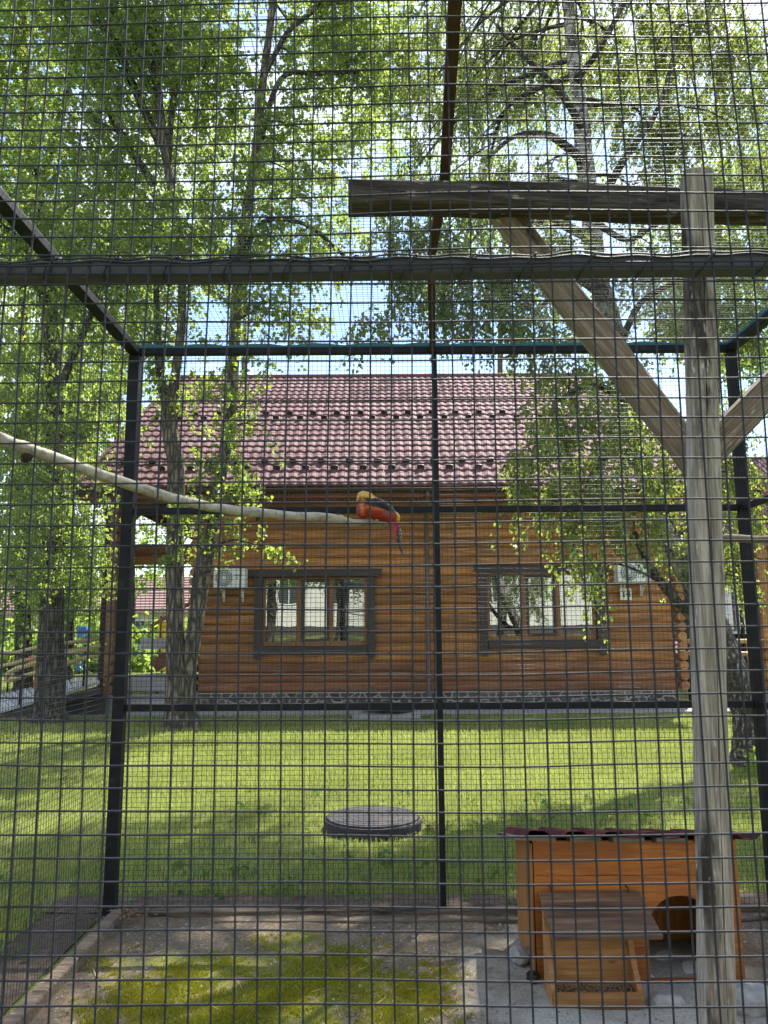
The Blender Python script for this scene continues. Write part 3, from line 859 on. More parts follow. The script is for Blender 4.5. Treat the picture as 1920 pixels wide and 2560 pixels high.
# air conditioners
def ac(px0, py0, px1, py1, label, text):
    D = YW-0.42
    x0, x1, z0, z1 = rect(px0, py0, px1, py1, D)
    t = thing('air_conditioner', label, 'air conditioner', (x0, D, z0), 'air conditioners on the log wall')
    m = MB(); m.box(x0, x1, D, D+0.26, z0, z1); body = m.build('casing', M_WHITE, t, bev=0.018)
    r = (z1-z0)*0.44; cx = x0+(x1-x0)*0.33; cz = (z0+z1)/2
    m = MB(); m.prism([(cx+r*math.cos(a), D-0.001, cz+r*math.sin(a)) for a in np.linspace(0, 2*PI, 33)[:-1]], (0, -0.004, 0)); m.build('fan_opening', M_ACDARK, t)
    m = MB()
    for q in range(20):
        a0 = 2*PI*q/20; pts = []
        for s in np.linspace(0.18, 1.0, 6):
            a = a0+0.9*(s-0.18); pts.append((cx+r*s*math.cos(a), D-0.012, cz+r*s*math.sin(a)))
        m.tube(pts, 0.0045, 5)
    for rr_ in (0.5, 0.78, 1.0):
        m.tube([(cx+r*rr_*math.cos(a), D-0.013, cz+r*rr_*math.sin(a)) for a in np.linspace(0, 2*PI, 33)], 0.005, 5)
    m.prism([(cx+r*0.18*math.cos(a), D-0.022, cz+r*0.18*math.sin(a)) for a in np.linspace(0, 2*PI, 17)[:-1]], (0, 0.012, 0))
    m.build('fan_grille', M_WHITE, t)
    for bx in (x0+(x1-x0)*0.24, x0+(x1-x0)*0.84):
        m = MB(); m.box(bx-0.015, bx+0.015, D+0.02, D+0.33, z0-0.035, z0-0.003); m.box(bx-0.015, bx+0.015, D+0.30, D+0.33, z0-0.24, z0-0.038)
        m.bar((bx, D+0.08, z0-0.04), (bx, D+0.31, z0-0.22), 0.02, 0.02); m.build('wall_bracket', M_WHITE, t)
    if text:
        letters(text, 0.045, (x0+(x1-x0)*0.78, D-0.006, z1-0.13), M_INK, t, 'lettering')
        m = MB(); m.box(x0+(x1-x0)*0.72, x0+(x1-x0)*0.76, D-0.006, D-0.001, z1-0.19, z1-0.165); m.build('badge', M_RED, t)
    return t
def letters(txt, size, loc, mat, parent, name, bold=0.0):
    cu = bpy.data.curves.new('txt', 'FONT'); cu.body = txt; cu.size = size; cu.align_x = 'CENTER'; cu.align_y = 'CENTER'; cu.extrude = 0.002; cu.offset = bold
    tmp = bpy.data.objects.new('txt', cu); COL.objects.link(tmp)
    dg = bpy.context.evaluated_depsgraph_get()
    me = bpy.data.meshes.new_from_object(tmp.evaluated_get(dg)); bpy.data.objects.remove(tmp)
    me.transform(Matrix.Rotation(PI/2, 4, 'X')); me.materials.clear(); me.materials.append(mat)
    o = bpy.data.objects.new(name, me); o.location = Vector(loc)-root_loc(parent); link(o, parent)
    return o
ac(534, 1421, 613, 1469, 'white air conditioner beside the left window, next to the twin trunk', 'OSAKA')
ac(1543, 1407, 1629, 1455, 'white air conditioner above the number plate, half hidden by birch leaves', None)
sx0, sx1, sz0, sz1 = rect(1550, 1471, 1580, 1500, YW-0.16)
sg = thing('number_plate', 'cream house number plate reading 14 on the log wall', 'sign', ((sx0+sx1)/2, YW-0.16, sz0))
m = MB(); m.box(sx0, sx1, YW-0.16, YW-0.135, sz0, sz1); m.build('plate', M_SIGN, sg, bev=0.004)
letters('14', 0.17, ((sx0+sx1)/2, YW-0.163, (sz0+sz1)/2), M_INK, sg, 'digits', 0.006)

# ================================================================== access ramp at the left with pole rails
RPX = at(250, 1700, 13.3).x
ramp = thing('access_ramp', 'grey plank ramp with pale yellow pole rails left of the porch', 'ramp', (-6.5, 14.5, 0))
xa, xb, ya, yb = -6.9, RPX, 13.3, 16.2
za, zb = -0.03, 0.56
npk = 24
for i in range(npk):
    t0, t1 = i/npk, (i+0.94)/npk
    X0, X1 = xa+(xb-xa)*t0, xa+(xb-xa)*t1; Z0, Z1 = za+(zb-za)*t0, za+(zb-za)*t1
    m = MB(); m.prism([(X0, ya, Z0), (X1, ya, Z1), (X1, ya, Z1+0.04), (X0, ya, Z0+0.04)], (-1.05-0.9*(1-t0), yb-ya, 0)); m.build('ramp_plank', M_GREYPLANK, ramp)
for y in (ya+0.02, yb-0.1):
    m = MB(); m.bar((xa+0.35, y, -0.02), (xb, y, zb-0.085), 0.06, 0.13); m.build('ramp_beam', M_BARKD if False else M_TRIM, ramp)
m = MB(); m.box(xb-0.9, xb, ya+0.3, ya+0.34, 0, 0.33); m.build('ramp_skirt', M_TRIM, ramp)
def pole(pts, r=0.04):
    m = MB(); m.tube(pts, r, 10); return m.build('rail_pole', M_POLE, ramp, smooth=True)
yn = ya+0.08
pole([at(250, 1613, yn), at(150, 1641, yn), at(40, 1672, yn), at(22, 1682, yn), at(14, 1694, yn), at(17, 1703, yn), at(34, 1698, yn), at(150, 1664, yn), at(250, 1633, yn)])
pole([at(250, 1597, yb), at(101, 1616, yb), at(-160, 1682, yb)]); pole([at(250, 1612, yb), at(101, 1641, yb), at(-160, 1706, yb)])
for px, y in ((208, yn), (52, yn), (150, yb), (20, yb)):
    p = at(px, 1650, y); t = (p.x-xa)/(xb-xa); z0 = max(0.0, za+(zb-za)*t)
    ztop = at(px, 1602 if y > 15 and px > 100 else (1612 if px > 100 else 1662), y).z
    m = MB(); m.tube([(p.x, y+0.06, z0), (p.x, y+0.06, ztop)], 0.022, 8); m.build('rail_post', M_BLACK, ramp, smooth=True)
# right-hand rail poles beyond the birch
rr_t = thing('pole_railing', 'pale yellow two-pole railing beyond the leaning birch', 'railing', at(1960, 1760, 15.0))
for pa, pb_ in (((1700, 1603), (2150, 1604)), ((1700, 1632), (2150, 1640))):
    m = MB(); m.tube([at(*pa, 15.0), at(*pb_, 15.0)], 0.045, 10); m.build('rail_pole', M_POLE, rr_t, smooth=True)
for px in (1716, 1890, 2080):
    p = at(px, 1600, 15.06); m = MB(); m.tube([(p.x, 15.06, 0), (p.x, 15.06, p.z)], 0.03, 8); m.build('rail_post', M_BLACK, rr_t, smooth=True)
# barrier tape end tied to the rail
def _tape():
    t = NT('barrier_tape'); v = t.vec((1, 1, 1))
    w = t.n('TexWave'); w.inputs['Scale'].default_value = 4.0; w.bands_direction = 'Z'; t.l(v, w.inputs['Vector'])
    return t.set(t.ramp(w.outputs['Fac'], [(0.49, (0.75, 0.72, 0.70)), (0.51, (0.55, 0.03, 0.04))]), 0.4)
M_TAPE = _tape()
m = MB(); pts = [at(1689, 1602, 14.2), at(1692, 1612, 14.2), at(1688, 1622, 14.2), at(1691, 1634, 14.2)]
for i in range(3):
    a, b = pts[i], pts[i+1]; m.add([a+Vector((-.03, 0, 0)), a+Vector((.03, .01, 0)), b+Vector((.03, 0.01, 0)), b+Vector((-.03, 0, 0)), a+Vector((-.03, .004, 0)), a+Vector((.03, .014, 0)), b+Vector((.03, 0.014, 0)), b+Vector((-.03, .004, 0))], [(0, 1, 2, 3), (7, 6, 5, 4), (0, 4, 5, 1), (2, 6, 7, 3)])
tag(m.build('barrier_tape', M_TAPE), 'short hanging end of red and white barrier tape at the right house corner', 'tape')

# ================================================================== other buildings
def log_cabin(name, label, x0, x1, y, zt, win, roof_y, seed):
    t = thing(name, label, 'house', (x0, y, 0))
    m = MB(); m.box(x0+0.1, x1, y+0.05, y+5, 0.0, zt); m.build('wall_core', M_DARK, t)
    m = MB(); m.box(x0-0.05, x1, y-0.06, y+0.1, 0, 0.4); m.build('plinth', M_MORTAR, t)
    n = int((zt-0.4)/0.2); r_ = random.Random(seed)
    for i in range(n):
        z = 0.4+i*0.2
        segs = [(x0, x1)]
        if z+0.2 > win[2] and z < win[3]: segs = [(x0, win[0]), (win[1], x1)]
        for a, b in segs: log_mesh(a, b, z, 0.2, y-0.055, r_).build('wall_log', M_LOG, t)
    m = MB(); m.box(win[0], win[1], y-0.02, y+0.02, win[2], win[3]); w_ = m.build('window', M_GLASS, t)
    m = MB(); f = 0.07
    m.box(win[0], win[0]+f, y-0.1, y+0.04, win[2], win[3]); m.box(win[1]-f, win[1], y-0.1, y+0.04, win[2], win[3])
    m.box(win[0]+f, win[1]-f, y-0.1, y+0.04, win[3]-f, win[3]); m.box(win[0]+f, win[1]-f, y-0.1, y+0.04, win[2], win[2]+f); m.box((win[0]+win[1])/2-.03, (win[0]+win[1])/2+.03, y-0.1, y+.04, win[2]+f, win[3]-f)
    m.build('window_frame', M_WHITE, w_)
    m = MB(); c = zt+0.15
    m.prism([(x0-0.9, y-0.7, c-0.45), (x0-0.9, y-0.7, c-0.33), (x0-0.9, y+4, c+2.9), (x0-0.9, y+4, c+2.75)], (x1-x0+0.9, 0, 0)); rf_ = m.build('roof', M_TILE, t)
    nt = int((x1-x0+0.9)/0.19)
    m = MB()
    for i in range(nt): m.tube([(x0-0.8+i*0.19, y-0.72, c-0.33), (x0-0.8+i*0.19, y+4, c+2.9)], 0.035, 6)
    m.build('roof_ribs', M_TILE, rf_, smooth=True)
    m = MB(); m.tube([(x0+0.5, y-0.15, c-0.4), (x0+0.5, y-0.15, 0.1)], 0.05, 8); m.build('downpipe', M_GUTTER, t, smooth=True)
    return t
nx0 = at(1796, 1500, 20).x
log_cabin('log_cabin', 'second orange log house seen past the leaning birch at the right edge', nx0, nx0+6, 20.0, 3.8,
          (nx0+0.05, nx0+0.75, at(1800, 1585, 20).z, at(1800, 1462, 20).z), 20, 5)

M_PALEWALL = m_plain('pale_render', (0.66, 0.64, 0.58), 0.9, 0, 0.1, 2)
M_PINKROOF = _roofm('pale_pink_roof', (0.30, 0.19, 0.17), (0.40, 0.27, 0.24), 0.5)
def pale_house(name, label, x0, x1, y, zt, zr, wins, front=-1, base=0.0):
    t = thing(name, label, 'house', ((x0+x1)/2, y, 0))
    d = -front
    ys = sorted((y, y+d*8))
    m = MB(); m.box(x0, x1, ys[0], ys[1], 0, zt); m.build('wall', M_PALEWALL, t)
    if base:
        m = MB(); yy = sorted((y+front*0.06, y-front*0.02)); m.box(x0-.05, x1+.05, yy[0], yy[1], 0, base); m.build('plinth', M_STONE, t)
    m = MB(); e = y+front*0.6; rm = y+d*4; e2 = y+d*8.6
    m.prism([(x0-0.6, e, zt-0.1), (x0-0.6, rm, zr), (x0-0.6, e2, zt-0.1), (x0-0.6, e2, zt-0.25), (x0-0.6, rm, zr-0.2), (x0-0.6, e, zt-0.25)], (x1-x0+1.2, 0, 0)); rf_ = m.build('roof', M_PINKROOF, t)
    m = MB(); L = math.hypot(4.6, zr-zt+0.1); n = int(L/0.38)
    for i in range(n):
        f = (i+0.5)/n; yy = e+(rm-e)*f; zz = zt-0.1+(zr-zt+0.1)*f
        m.box(x0-0.55, x1+0.55, yy-0.03, yy+0.03, zz+0.0, zz+0.05)
    m.build('tile_courses', M_PINKROOF, rf_)
    for (wx, wz, ww, wh) in wins:
        yy = sorted((y+front*0.05, y-front*0.02))
        m = MB(); m.box(wx, wx+ww, yy[0], yy[1], wz, wz+wh); w_ = m.build('window', M_WHITE, t)
        yg = sorted((y+front*0.06, y+front*0.055))
        for (a, b) in ((wx+0.08, wx+ww/2-0.03), (wx+ww/2+0.03, wx+ww-0.08)):
            m = MB(); m.box(a, b, yg[0], yg[1], wz+0.08, wz+wh-0.08); m.build('pane', M_ACDARK, w_)
    return t
pale_house('far_house', 'far pale house with pinkish tiled roof behind the left trees', -34, -9.5, 44.0, 2.75, 4.9,
           [(-31+4.2*i, 1.0, 1.5, 1.2) for i in range(5)])
pale_house('white_house', 'white house mirrored in the log house windows', -11, 12, -15.0, 6.4, 10.5,
           [(-9+2.9*i, 3.0, 1.3, 1.9) for i in range(6)], front=1, base=1.75)
# small coloured things by the far path
def bin_(name, label, px, py0, py1, wpx, D, mat):
    a = at(px, py1, D); b = at(px, py0, D); w = wpx*mpp(D)/2; g0 = max(0.0, a.z-0.6)
    t = thing(name, label, 'bin', (a.x, D, 0))
    m = MB(); m.prism([(a.x-w*0.8, D, 0.08), (a.x+w*0.8, D, 0.08), (a.x+w, D, b.z*0.9), (a.x-w, D, b.z*0.9)], (0, w*1.6, 0)); m.build('body', mat, t, bev=0.03)
    m = MB(); m.prism([(a.x-w*1.08, D-0.04, b.z*0.9+.003), (a.x+w*1.08, D-0.04, b.z*0.9+.003), (a.x+w*0.9, D-0.04, b.z), (a.x-w*0.9, D-0.04, b.z)], (0, w*1.6+0.08, 0)); m.build('lid', mat, t, bev=0.03)
    for s in (-1, 1):
        m = MB(); m.prism([(a.x+s*w*0.6, D+w*1.2+0.09*math.cos(q), 0.09+0.09*math.sin(q)) for q in np.linspace(0, 2*PI, 13)[:-1]], (0.05, 0, 0)); m.build('wheel', M_BLACK, t)
M_YEL = m_plain('yellow_plastic', (0.72, 0.50, 0.03), 0.45, 0, 0.1, 4)
M_BLU = m_plain('blue_plastic', (0.04, 0.16, 0.55), 0.45, 0, 0.1, 4)
M_ORG = m_plain('orange_plastic', (0.75, 0.12, 0.03), 0.5, 0, 0.1, 4)
bin_('waste_bin', 'yellow plastic bin on the far lawn, seen past the twin trunk', 410, 1552, 1592, 30, 28, M_YEL)
bin_('waste_bin', 'blue plastic bin on the far lawn, left of the porch pier', 203, 1566, 1604, 24, 28, M_BLU)
bin_('waste_bin', 'blue plastic bin right behind the porch post', 292, 1570, 1602, 30, 28, M_BLU)
a = at(88, 1650, 16.9); m = MB(); m.box(a.x-0.16, a.x+0.16, 16.9, 16.93, a.z-0.09, a.z+0.09)
m.box(a.x-0.02, a.x+0.02, 16.94, 16.98, 0, a.z+0.05)
tag(m.build('marker_board', M_ORG, None, origin=(a.x, 16.9, 0)), 'small orange marker board on a stake behind the ramp rails', 'sign')

# ================================================================== aviary
av = thing('aviary_cage', 'black steel aviary cage with square wire mesh in front of the lawn', 'aviary', ((XL+XRR)/2, (YF+YR)/2, 0))
def tubebar(name, x0, x1, y0, y1, z0, z1, mat=M_BLACK, bev=0.004):
    m = MB(); m.box(x0, x1, y0, y1, z0, z1); return m.build(name, mat, av, bev=bev)
PW = 0.03
def corner(x, y, w=0.06):
    return tubebar('corner_post', x-w/2, x+w/2, y-w/2, y+w/2, 0.0, ZT-0.045)
corner(XL, YR); corner(XRR, YR, 0.05)
corner(XL, YF, 0.04); corner(XRR, YF, 0.04)
tubebar('middle_post', XM-0.015, XM+0.015, YR-0.018, YR+0.018, 0.0, ZT-0.045)
z_mid = at(700, 1276, YR).z; z_low = at(900, 1766, YR).z
for z, h, nm in ((ZT-0.022, 0.04, 'top_rail'), (z_mid, 0.036, 'middle_rail'), (z_low, 0.036, 'lower_rail')):
    if nm == 'top_rail': tubebar(nm, XL-0.03, XRR+0.03, YR-0.02, YR+0.02, z-h/2, z+h/2)
    else:
        tubebar(nm, XL+0.032, XM-0.016, YR-0.015, YR+0.015, z-h/2, z+h/2); tubebar(nm, XM+0.016, XRR-0.026, YR-0.015, YR+0.015, z-h/2, z+h/2)
tubebar('side_top_rail', XL-0.03, XL+0.03, YF+0.03, YR-0.021, ZT-0.044, ZT-0.004)
tubebar('side_top_rail', XRR-0.025, XRR+0.025, YF+0.03, YR-0.021, ZT-0.044, ZT-0.004)
for zz in (z_mid, z_low):
    tubebar('side_rail', XRR-0.015, XRR+0.015, YF+0.021, YR-0.026, zz-0.016, zz+0.016)
tubebar('front_top_rail', XL-0.03, XRR+0.03, YF-0.01, YF+0.025, ZT-0.044, ZT-0.004)
# slightly bent rusty roof bar
rb_pts = [Vector((0.275, YR-0.02, ZT-0.02))]
for (px, py) in ((1078, 640), (1112, 440), (1126, 200), (1137, 0)):
    r = ray(px, py); t = (ZT-0.02-CAM_H)/r.z; rb_pts.append(Vector((r.x*t, r.y*t, ZT-0.02)))
rb_pts.append(Vector((rb_pts[-1].x-0.01, YF, ZT-0.02)))
m = MB()
for i in range(len(rb_pts)-1): m.bar(rb_pts[i], rb_pts[i+1], 0.034, 0.03)
m.build('roof_bar', M_RUST, av)
# sill timbers on the ground
m = MB(); m.box(XL+0.04, XRR-0.03, YR-0.03, YR+0.03, 0.0, 0.035); m.build('sill_board', M_SILLW, av, bev=0.006)
m = MB(); m.bar((XL+0.55, YR-0.11, 0.006), (XRR-0.1, YR-0.135, 0.010), 0.035, 0.035); m.build('sill_board', M_SILLW, av, bev=0.008)
m = MB(); m.bar((XL+0.05, YF, 0.03), (XL+0.065, YR-0.06, 0.03), 0.06, 0.06); m.build('sill_board', M_SILLW, av, bev=0.008)
m = MB(); m.bar((XRR-0.05, YF, 0.04), (XRR-0.05, YR-0.06, 0.04), 0.06, 0.06); m.build('sill_board', M_SILLW, av, bev=0.008)

def wires(paths, rad, n):
    """paths: (W,K,3) polylines -> one tube mesh (verts, quads)"""
    P = np.asarray(paths, dtype=np.float64); Wn, K, _ = P.shape
    d = np.gradient(P, axis=1); d /= np.linalg.norm(d, axis=2, keepdims=True)
    ref = np.where(np.abs(d[..., 2:3]) > 0.8, np.array([1.0, 0, 0]), np.array([0, 0, 1.0]))
    a = np.cross(d, ref); a /= np.linalg.norm(a, axis=2, keepdims=True); c = np.cross(d, a)
    ang = np.arange(n)*2*np.pi/n
    V = P[:, :, None, :] + rad*(np.cos(ang)[None, None, :, None]*a[:, :, None, :] + np.sin(ang)[None, None, :, None]*c[:, :, None, :])
    idx = np.arange(Wn*K*n).reshape(Wn, K, n); nxt = np.roll(idx, -1, axis=2)
    Fq = np.stack([idx[:, :-1], nxt[:, :-1], nxt[:, 1:], idx[:, 1:]], -1).reshape(-1, 4)
    return V.reshape(-1, 3), Fq
def smooth_noise(shape, k, amp, axis=1):
    """low-frequency wobble along axis"""
    a = rng.normal(0, 1, (shape[0], k)); xs = np.linspace(0, k-1, shape[1]); i0 = np.clip(xs.astype(int), 0, k-2); f = xs-i0
    f = f*f*(3-2*f)
    return amp*(a[:, i0]*(1-f)+a[:, i0+1]*f)
def grid(name, O, U, Vv, lu, lv, sp, rad, n, seg, wob, mat, warp=None, nrm_off=None):
    O, U, Vv = (np.array(q, float) for q in (O, U, Vv)); N = np.cross(U, Vv)
    out = []
    nu = int(lu/sp); nv = int(lv/sp)
    us = np.arange(nu+1)*sp; vs = np.arange(nv+1)*sp
    tv_ = np.linspace(0, lv, seg+1); tu = np.linspace(0, lu, seg+1)
    wv = smooth_noise((len(us), seg+1), max(4, seg//5), wob); wh = smooth_noise((len(vs), seg+1), max(4, seg//5), wob)
    A = np.stack([us[:, None]+wv, np.broadcast_to(tv_, wv.shape)], -1)
    B = np.stack([np.broadcast_to(tu, wh.shape), vs[:, None]+wh], -1)
    parts = []
    for Q, off in ((A, 0.0), (B, rad*1.6)):
        u, v = Q[..., 0], Q[..., 1]
        if warp is not None: u, v, dn = warp(u, v)
        else: dn = 0
        parts.append(wires(O + u[..., None]*U + v[..., None]*Vv + (off+dn)*np.ones(u.shape)[..., None]*N if np.isscalar(dn) else O + u[..., None]*U + v[..., None]*Vv + (off+dn)[..., None]*N, rad, n))
    V0, F0 = parts[0]; V1, F1 = parts[1]
    return tag(np_mesh(name, np.concatenate([V0, V1]), np.concatenate([F0, F1+len(V0)]), mat, av, smooth=True), kind='stuff')
SP = 0.0253
# rear, left, right and roof meshes
def sag(u, v): return u, v, 0.006*np.sin(u*3.0+v*2.2)+0.004*np.sin(u*7+1)
grid('rear_mesh', (XL+0.03, YR+0.02, 0.04), (1, 0, 0), (0, 0, 1), XRR-XL-0.06, ZT-0.07, SP, 0.00105, 4, 18, 0.0012, M_WIREB, sag)
grid('side_mesh', (XL-0.032, YF, 0.02), (0, 1, 0), (0, 0, 1), YR-YF, ZT-0.05, SP, 0.00105, 4, 18, 0.0012, M_WIREB, sag)
grid('side_mesh', (XRR+0.027, YF, 0.02), (0, 1, 0), (0, 0, 1), YR-YF, ZT-0.05, SP, 0.00105, 4, 18, 0.0012, M_WIREB, sag)
def netsag(u, v): return u, v, -0.012*np.sin(u*1.9)*np.sin(v*1.0)
grid('roof_net', (XL, YF, ZT+0.004), (1, 0, 0), (0, 1, 0), XRR-XL, YR-YF, SP, 0.00095, 4, 24, 0.003, M_NET, netsag)
# front mesh in two panels, bent by use
CX = 0.0
def fwarp_up(u, v):
    x = u-0.80; z = v
    return u+0.0025*np.sin(z*7+x*3), v+0.010*np.clip(x, 0, 1)*z*1.6+0.0022*np.sin(x*6+z*5)+0.0006*np.sin(x*15), 0.004*np.sin(x*6+z*4)
def fwarp_lo(u, v):
    x = u-0.80; z = v
    return u+0.003*np.sin(z*4.1+x*2.2), v+0.0020*np.sin(x*4.5+z*4)+0.0006*np.sin(x*13+z*3), 0.005*np.sin(x*5+z*6)
z_fr0 = at(0, 684, YF).z; z_fr1 = at(1920, 662, YF).z
z_fr = (z_fr0+z_fr1)/2
grid('front_mesh', (-0.80, YF-0.016, z_fr-0.010), (1, 0, 0), (0, 0, 1), 1.60, 0.56, SP, 0.00118, 6, 60, 0.0003, M_WIRE, fwarp_up)
grid('front_mesh', (-0.80, YF-0.020, z_fr-0.004-68*SP), (1, 0, 0), (0, 0, 1), 1.60, 68*SP+0.001, SP, 0.00118, 6, 80, 0.0003, M_WIRE, fwarp_lo)
# front rail with lacing wire
sl = (z_fr1-z_fr0)/(at(1920, 662, YF).x-at(0, 684, YF).x)
m = MB(); m.bar((XL, YF, z_fr+sl*XL), (XRR, YF, z_fr+sl*XRR), 0.024, 0.0235); m.build('front_rail', M_GREYSTEEL, av, bev=0.003)
pth = []
for x in np.arange(-0.85, 0.86, 0.0085):
    pth.append((x, YF-0.0155-0.001*math.sin(x*60), z_fr+sl*x+0.006+0.0013*math.sin(x*83)+0.0012*math.sin(x*31)))
m = MB(); m.tube(pth, 0.0013, 6); m.tube([(x, y-0.002, z+0.0032+0.0012*math.sin(x*47+2)) for x, y, z in pth], 0.0012, 6); m.build('lacing_wire', M_WIRE, av, smooth=True)
k = 0
for x in np.arange(-0.80, 0.82, SP*3):
    z = z_fr+sl*x; m = MB()
    m.tube([(x+0.010, YF+0.010, z+0.0135), (x+0.010, YF-0.012, z+0.0138), (x+0.007, YF-0.0205, z+0.009), (x-0.004, YF-0.0212, z-0.003), (x-0.010, YF-0.015, z-0.0135), (x-0.011, YF+0.008, z-0.0145)], 0.0012, 6)
    m.build('wire_tie', M_WIRE, av, smooth=True)
# teal net folded over the rear and side rails
def fold(p0, p1, h, name='net_fold'):
    p0, p1 = Vector(p0), Vector(p1); n = 40; d = (p1-p0).normalized(); side = Vector((0, 0, 1)).cross(d)
    m = MB(); top = []; 
    for i in range(n+1):
        c = p0.lerp(p1, i/n); hh = h*(0.75+0.25*math.sin(i*1.7)+random.uniform(-.1, .1))
        top.append((c, hh))
    for s, off in ((1, 0.0), (-1, 0.004)):
        b = len(m.v)
        for c, hh in top: m.v += [c+side*(0.021*s), c+side*(0.019*s)+Vector((0, 0, hh))]
        for i in range(n): m.f.append((b+2*i, b+2*i+2, b+2*i+3, b+2*i+1))
    n2 = 2*(n+1)
    for i in range(n): m.f.append((2*i+1, 2*i+3, n2+2*i+3, n2+2*i+1))
    return m.build(name, M_TEAL, av)
fold((XL, YR, ZT-0.006), (XRR, YR, ZT-0.006), 0.026)
fold((XRR, YR, ZT-0.004), (XRR, YF, ZT-0.004), 0.035)
fold((XL-0.012, YR, ZT-0.004), (XL-0.012, YF, ZT-0.004), 0.010)

# ================================================================== timber perch frame
YP = 2.22
pf = thing('timber_perch', 'weathered grey timber post with cross beam and two braces inside the cage', 'perch', (at(1740, 2000, YP).x, YP, 0))
def post_path(pts, D): return [at(a, b, D) for a, b in pts]
p_top = at(1741, 437, YP); p_bot = at(1791, 2480, YP)
sl_ = (p_bot-p_top)/(p_bot.z-p_top.z); p_base = p_top + sl_*(0.0-p_top.z)
m = MB(); rad = []; pts = []
for t in np.linspace(0, 1, 30):
    c = p_base.lerp(p_top, t); w_ = 0.0395+0.0008*math.sin(t*14)
    cw = 0.12+0.16*math.sin(t*5.0+0.6)+0.05*math.sin(t*17); cd = 0.30*max(0.0, min(1.0, 1.6*math.sin(t*PI)))
    sec_ = ((-1, -.72), (-.72, -1), (cw-0.045, -1), (cw, -1+cd), (cw+0.045, -1), (.72, -1), (1, -.72), (1, .72), (.72, 1), (-.72, 1), (-1, .72))
    for k_, (dx, dy) in enumerate(sec_):
        m.v.append(c+Vector((dx*w_+0.0012*math.sin(t*40+k_), dy*w_*0.95, 0)))
NS = 11
for i in range(29):
    for k_ in range(NS): m.f.append((i*NS+k_, i*NS+(k_+1) % NS, (i+1)*NS+(k_+1) % NS, (i+1)*NS+k_))
m.f.append(tuple(range(NS))); m.f.append(tuple(29*NS+k_ for k_ in range(NS)))
m.build('post', M_POST, pf)
def ragged_bar(name, a, b, w, h, mat, n=16, jag=0.0025, seed=1):
    r_ = random.Random(seed); a = Vector(a); b = Vector(b); d = (b-a).normalized(); s = d.cross(Vector((0, 0, 1))).normalized(); u = s.cross(d).normalized()
    m = MB(); K = 8
    sec = ((-1, -.8), (-.8, -1), (.8, -1), (1, -.8), (1, .8), (.8, 1), (-.8, 1), (-1, .8))
    ph = [r_.uniform(0, 6) for _ in range(K)]
    for i in range(n+1):
        t = i/n; c = a.lerp(b, t)
        for k_, (p, q) in enumerate(sec):
            j = jag*(math.sin(t*9+ph[k_])+0.6*math.sin(t*23+ph[(k_+3) % K]))
            m.v.append(c + s*(p*w/2+j) + u*(q*h/2+j))
    for i in range(n):
        for k_ in range(K): m.f.append((i*K+k_, i*K+(k_+1) % K, (i+1)*K+(k_+1) % K, (i+1)*K+k_))
    m.f.append(tuple(reversed(range(K)))); m.f.append(tuple(n*K+k_ for k_ in range(K)))
    off = (a+b)/2
    return m, off
YB = YP+0.105
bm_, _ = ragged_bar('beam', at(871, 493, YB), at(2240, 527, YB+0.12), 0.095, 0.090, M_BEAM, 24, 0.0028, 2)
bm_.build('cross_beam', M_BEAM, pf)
def brace(a, b, w, h, seed):
    a = Vector(a); b = Vector(b)
    mm, off = ragged_bar('brace', a, b, w, h, M_BRACE, 16, 0.002, seed)
    o = mm.build('brace', M_BRACE, pf)
    # give the grain the brace's own direction
    d = (b-a).normalized(); q = Vector((1, 0, 0)).rotation_difference(d); M4 = q.to_matrix().to_4x4()
    o.data.transform(M4.inverted() @ Matrix.Translation(-(off-root_loc(pf)))); o.location = off-root_loc(pf); o.rotation_euler = M4.to_euler()
    return o
brace(at(1232, 500, YB+0.10), at(1765, 1190, YB+0.05), 0.075, 0.088, 4)
brace(at(1752, 1150, YB+0.0), at(2150, 740, YB+0.03), 0.085, 0.088, 5)
ps = thing('perch_pole', 'thin grey wooden perch pole running right from the tall post', 'pole', at(1810, 1350, YP+0.1))
m = MB(); a_ = at(1795, 1347, YP+0.09); b_ = at(2160, 1349, YP+0.09)
m.tube([a_.lerp(b_, t)+Vector((0, 0, 0.002*math.sin(t*17))) for t in np.linspace(0, 1, 14)], 0.0115, 10, 0.06); m.build('pole', M_BRACE, ps, smooth=True)

# ================================================================== perch branch and pheasant
YBIRD = 3.80
br = [(-14, 1092, 17, 2.68), (40, 1113, 16, 2.75), (62, 1120, 18, 2.78), (85, 1128, 16, 2.80), (130, 1143, 15, 2.86), (230, 1180, 14, 3.0), (340, 1217, 13.5, 3.15), (430, 1246, 13, 3.28), (520, 1266, 12.5, 3.40),
      (600, 1278, 12, 3.50), (636, 1281, 14.5, 3.55), (655, 1283, 12, 3.57), (740, 1291, 11, 3.66), (785, 1292, 11.5, 3.70), (815, 1293, 10.5, 3.74), (850, 1298, 11.5, 3.77), (863, 1304, 10.5, 3.79), (885, 1307, 9, 3.80), (930, 1304, 9.5, 3.82), (955, 1306, 8.5, 3.83), (975, 1311, 6.5, 3.835)]
perch = thing('perch_branch', 'pale peeled birch branch slanting in from the left with the pheasant on it', 'branch', at(-14, 1092, 2.68))
P_ = [at(a, b, d) for a, b, _, d in br]; R_ = [r_*mpp(d)*1.01 for _, _, r_, d in br]
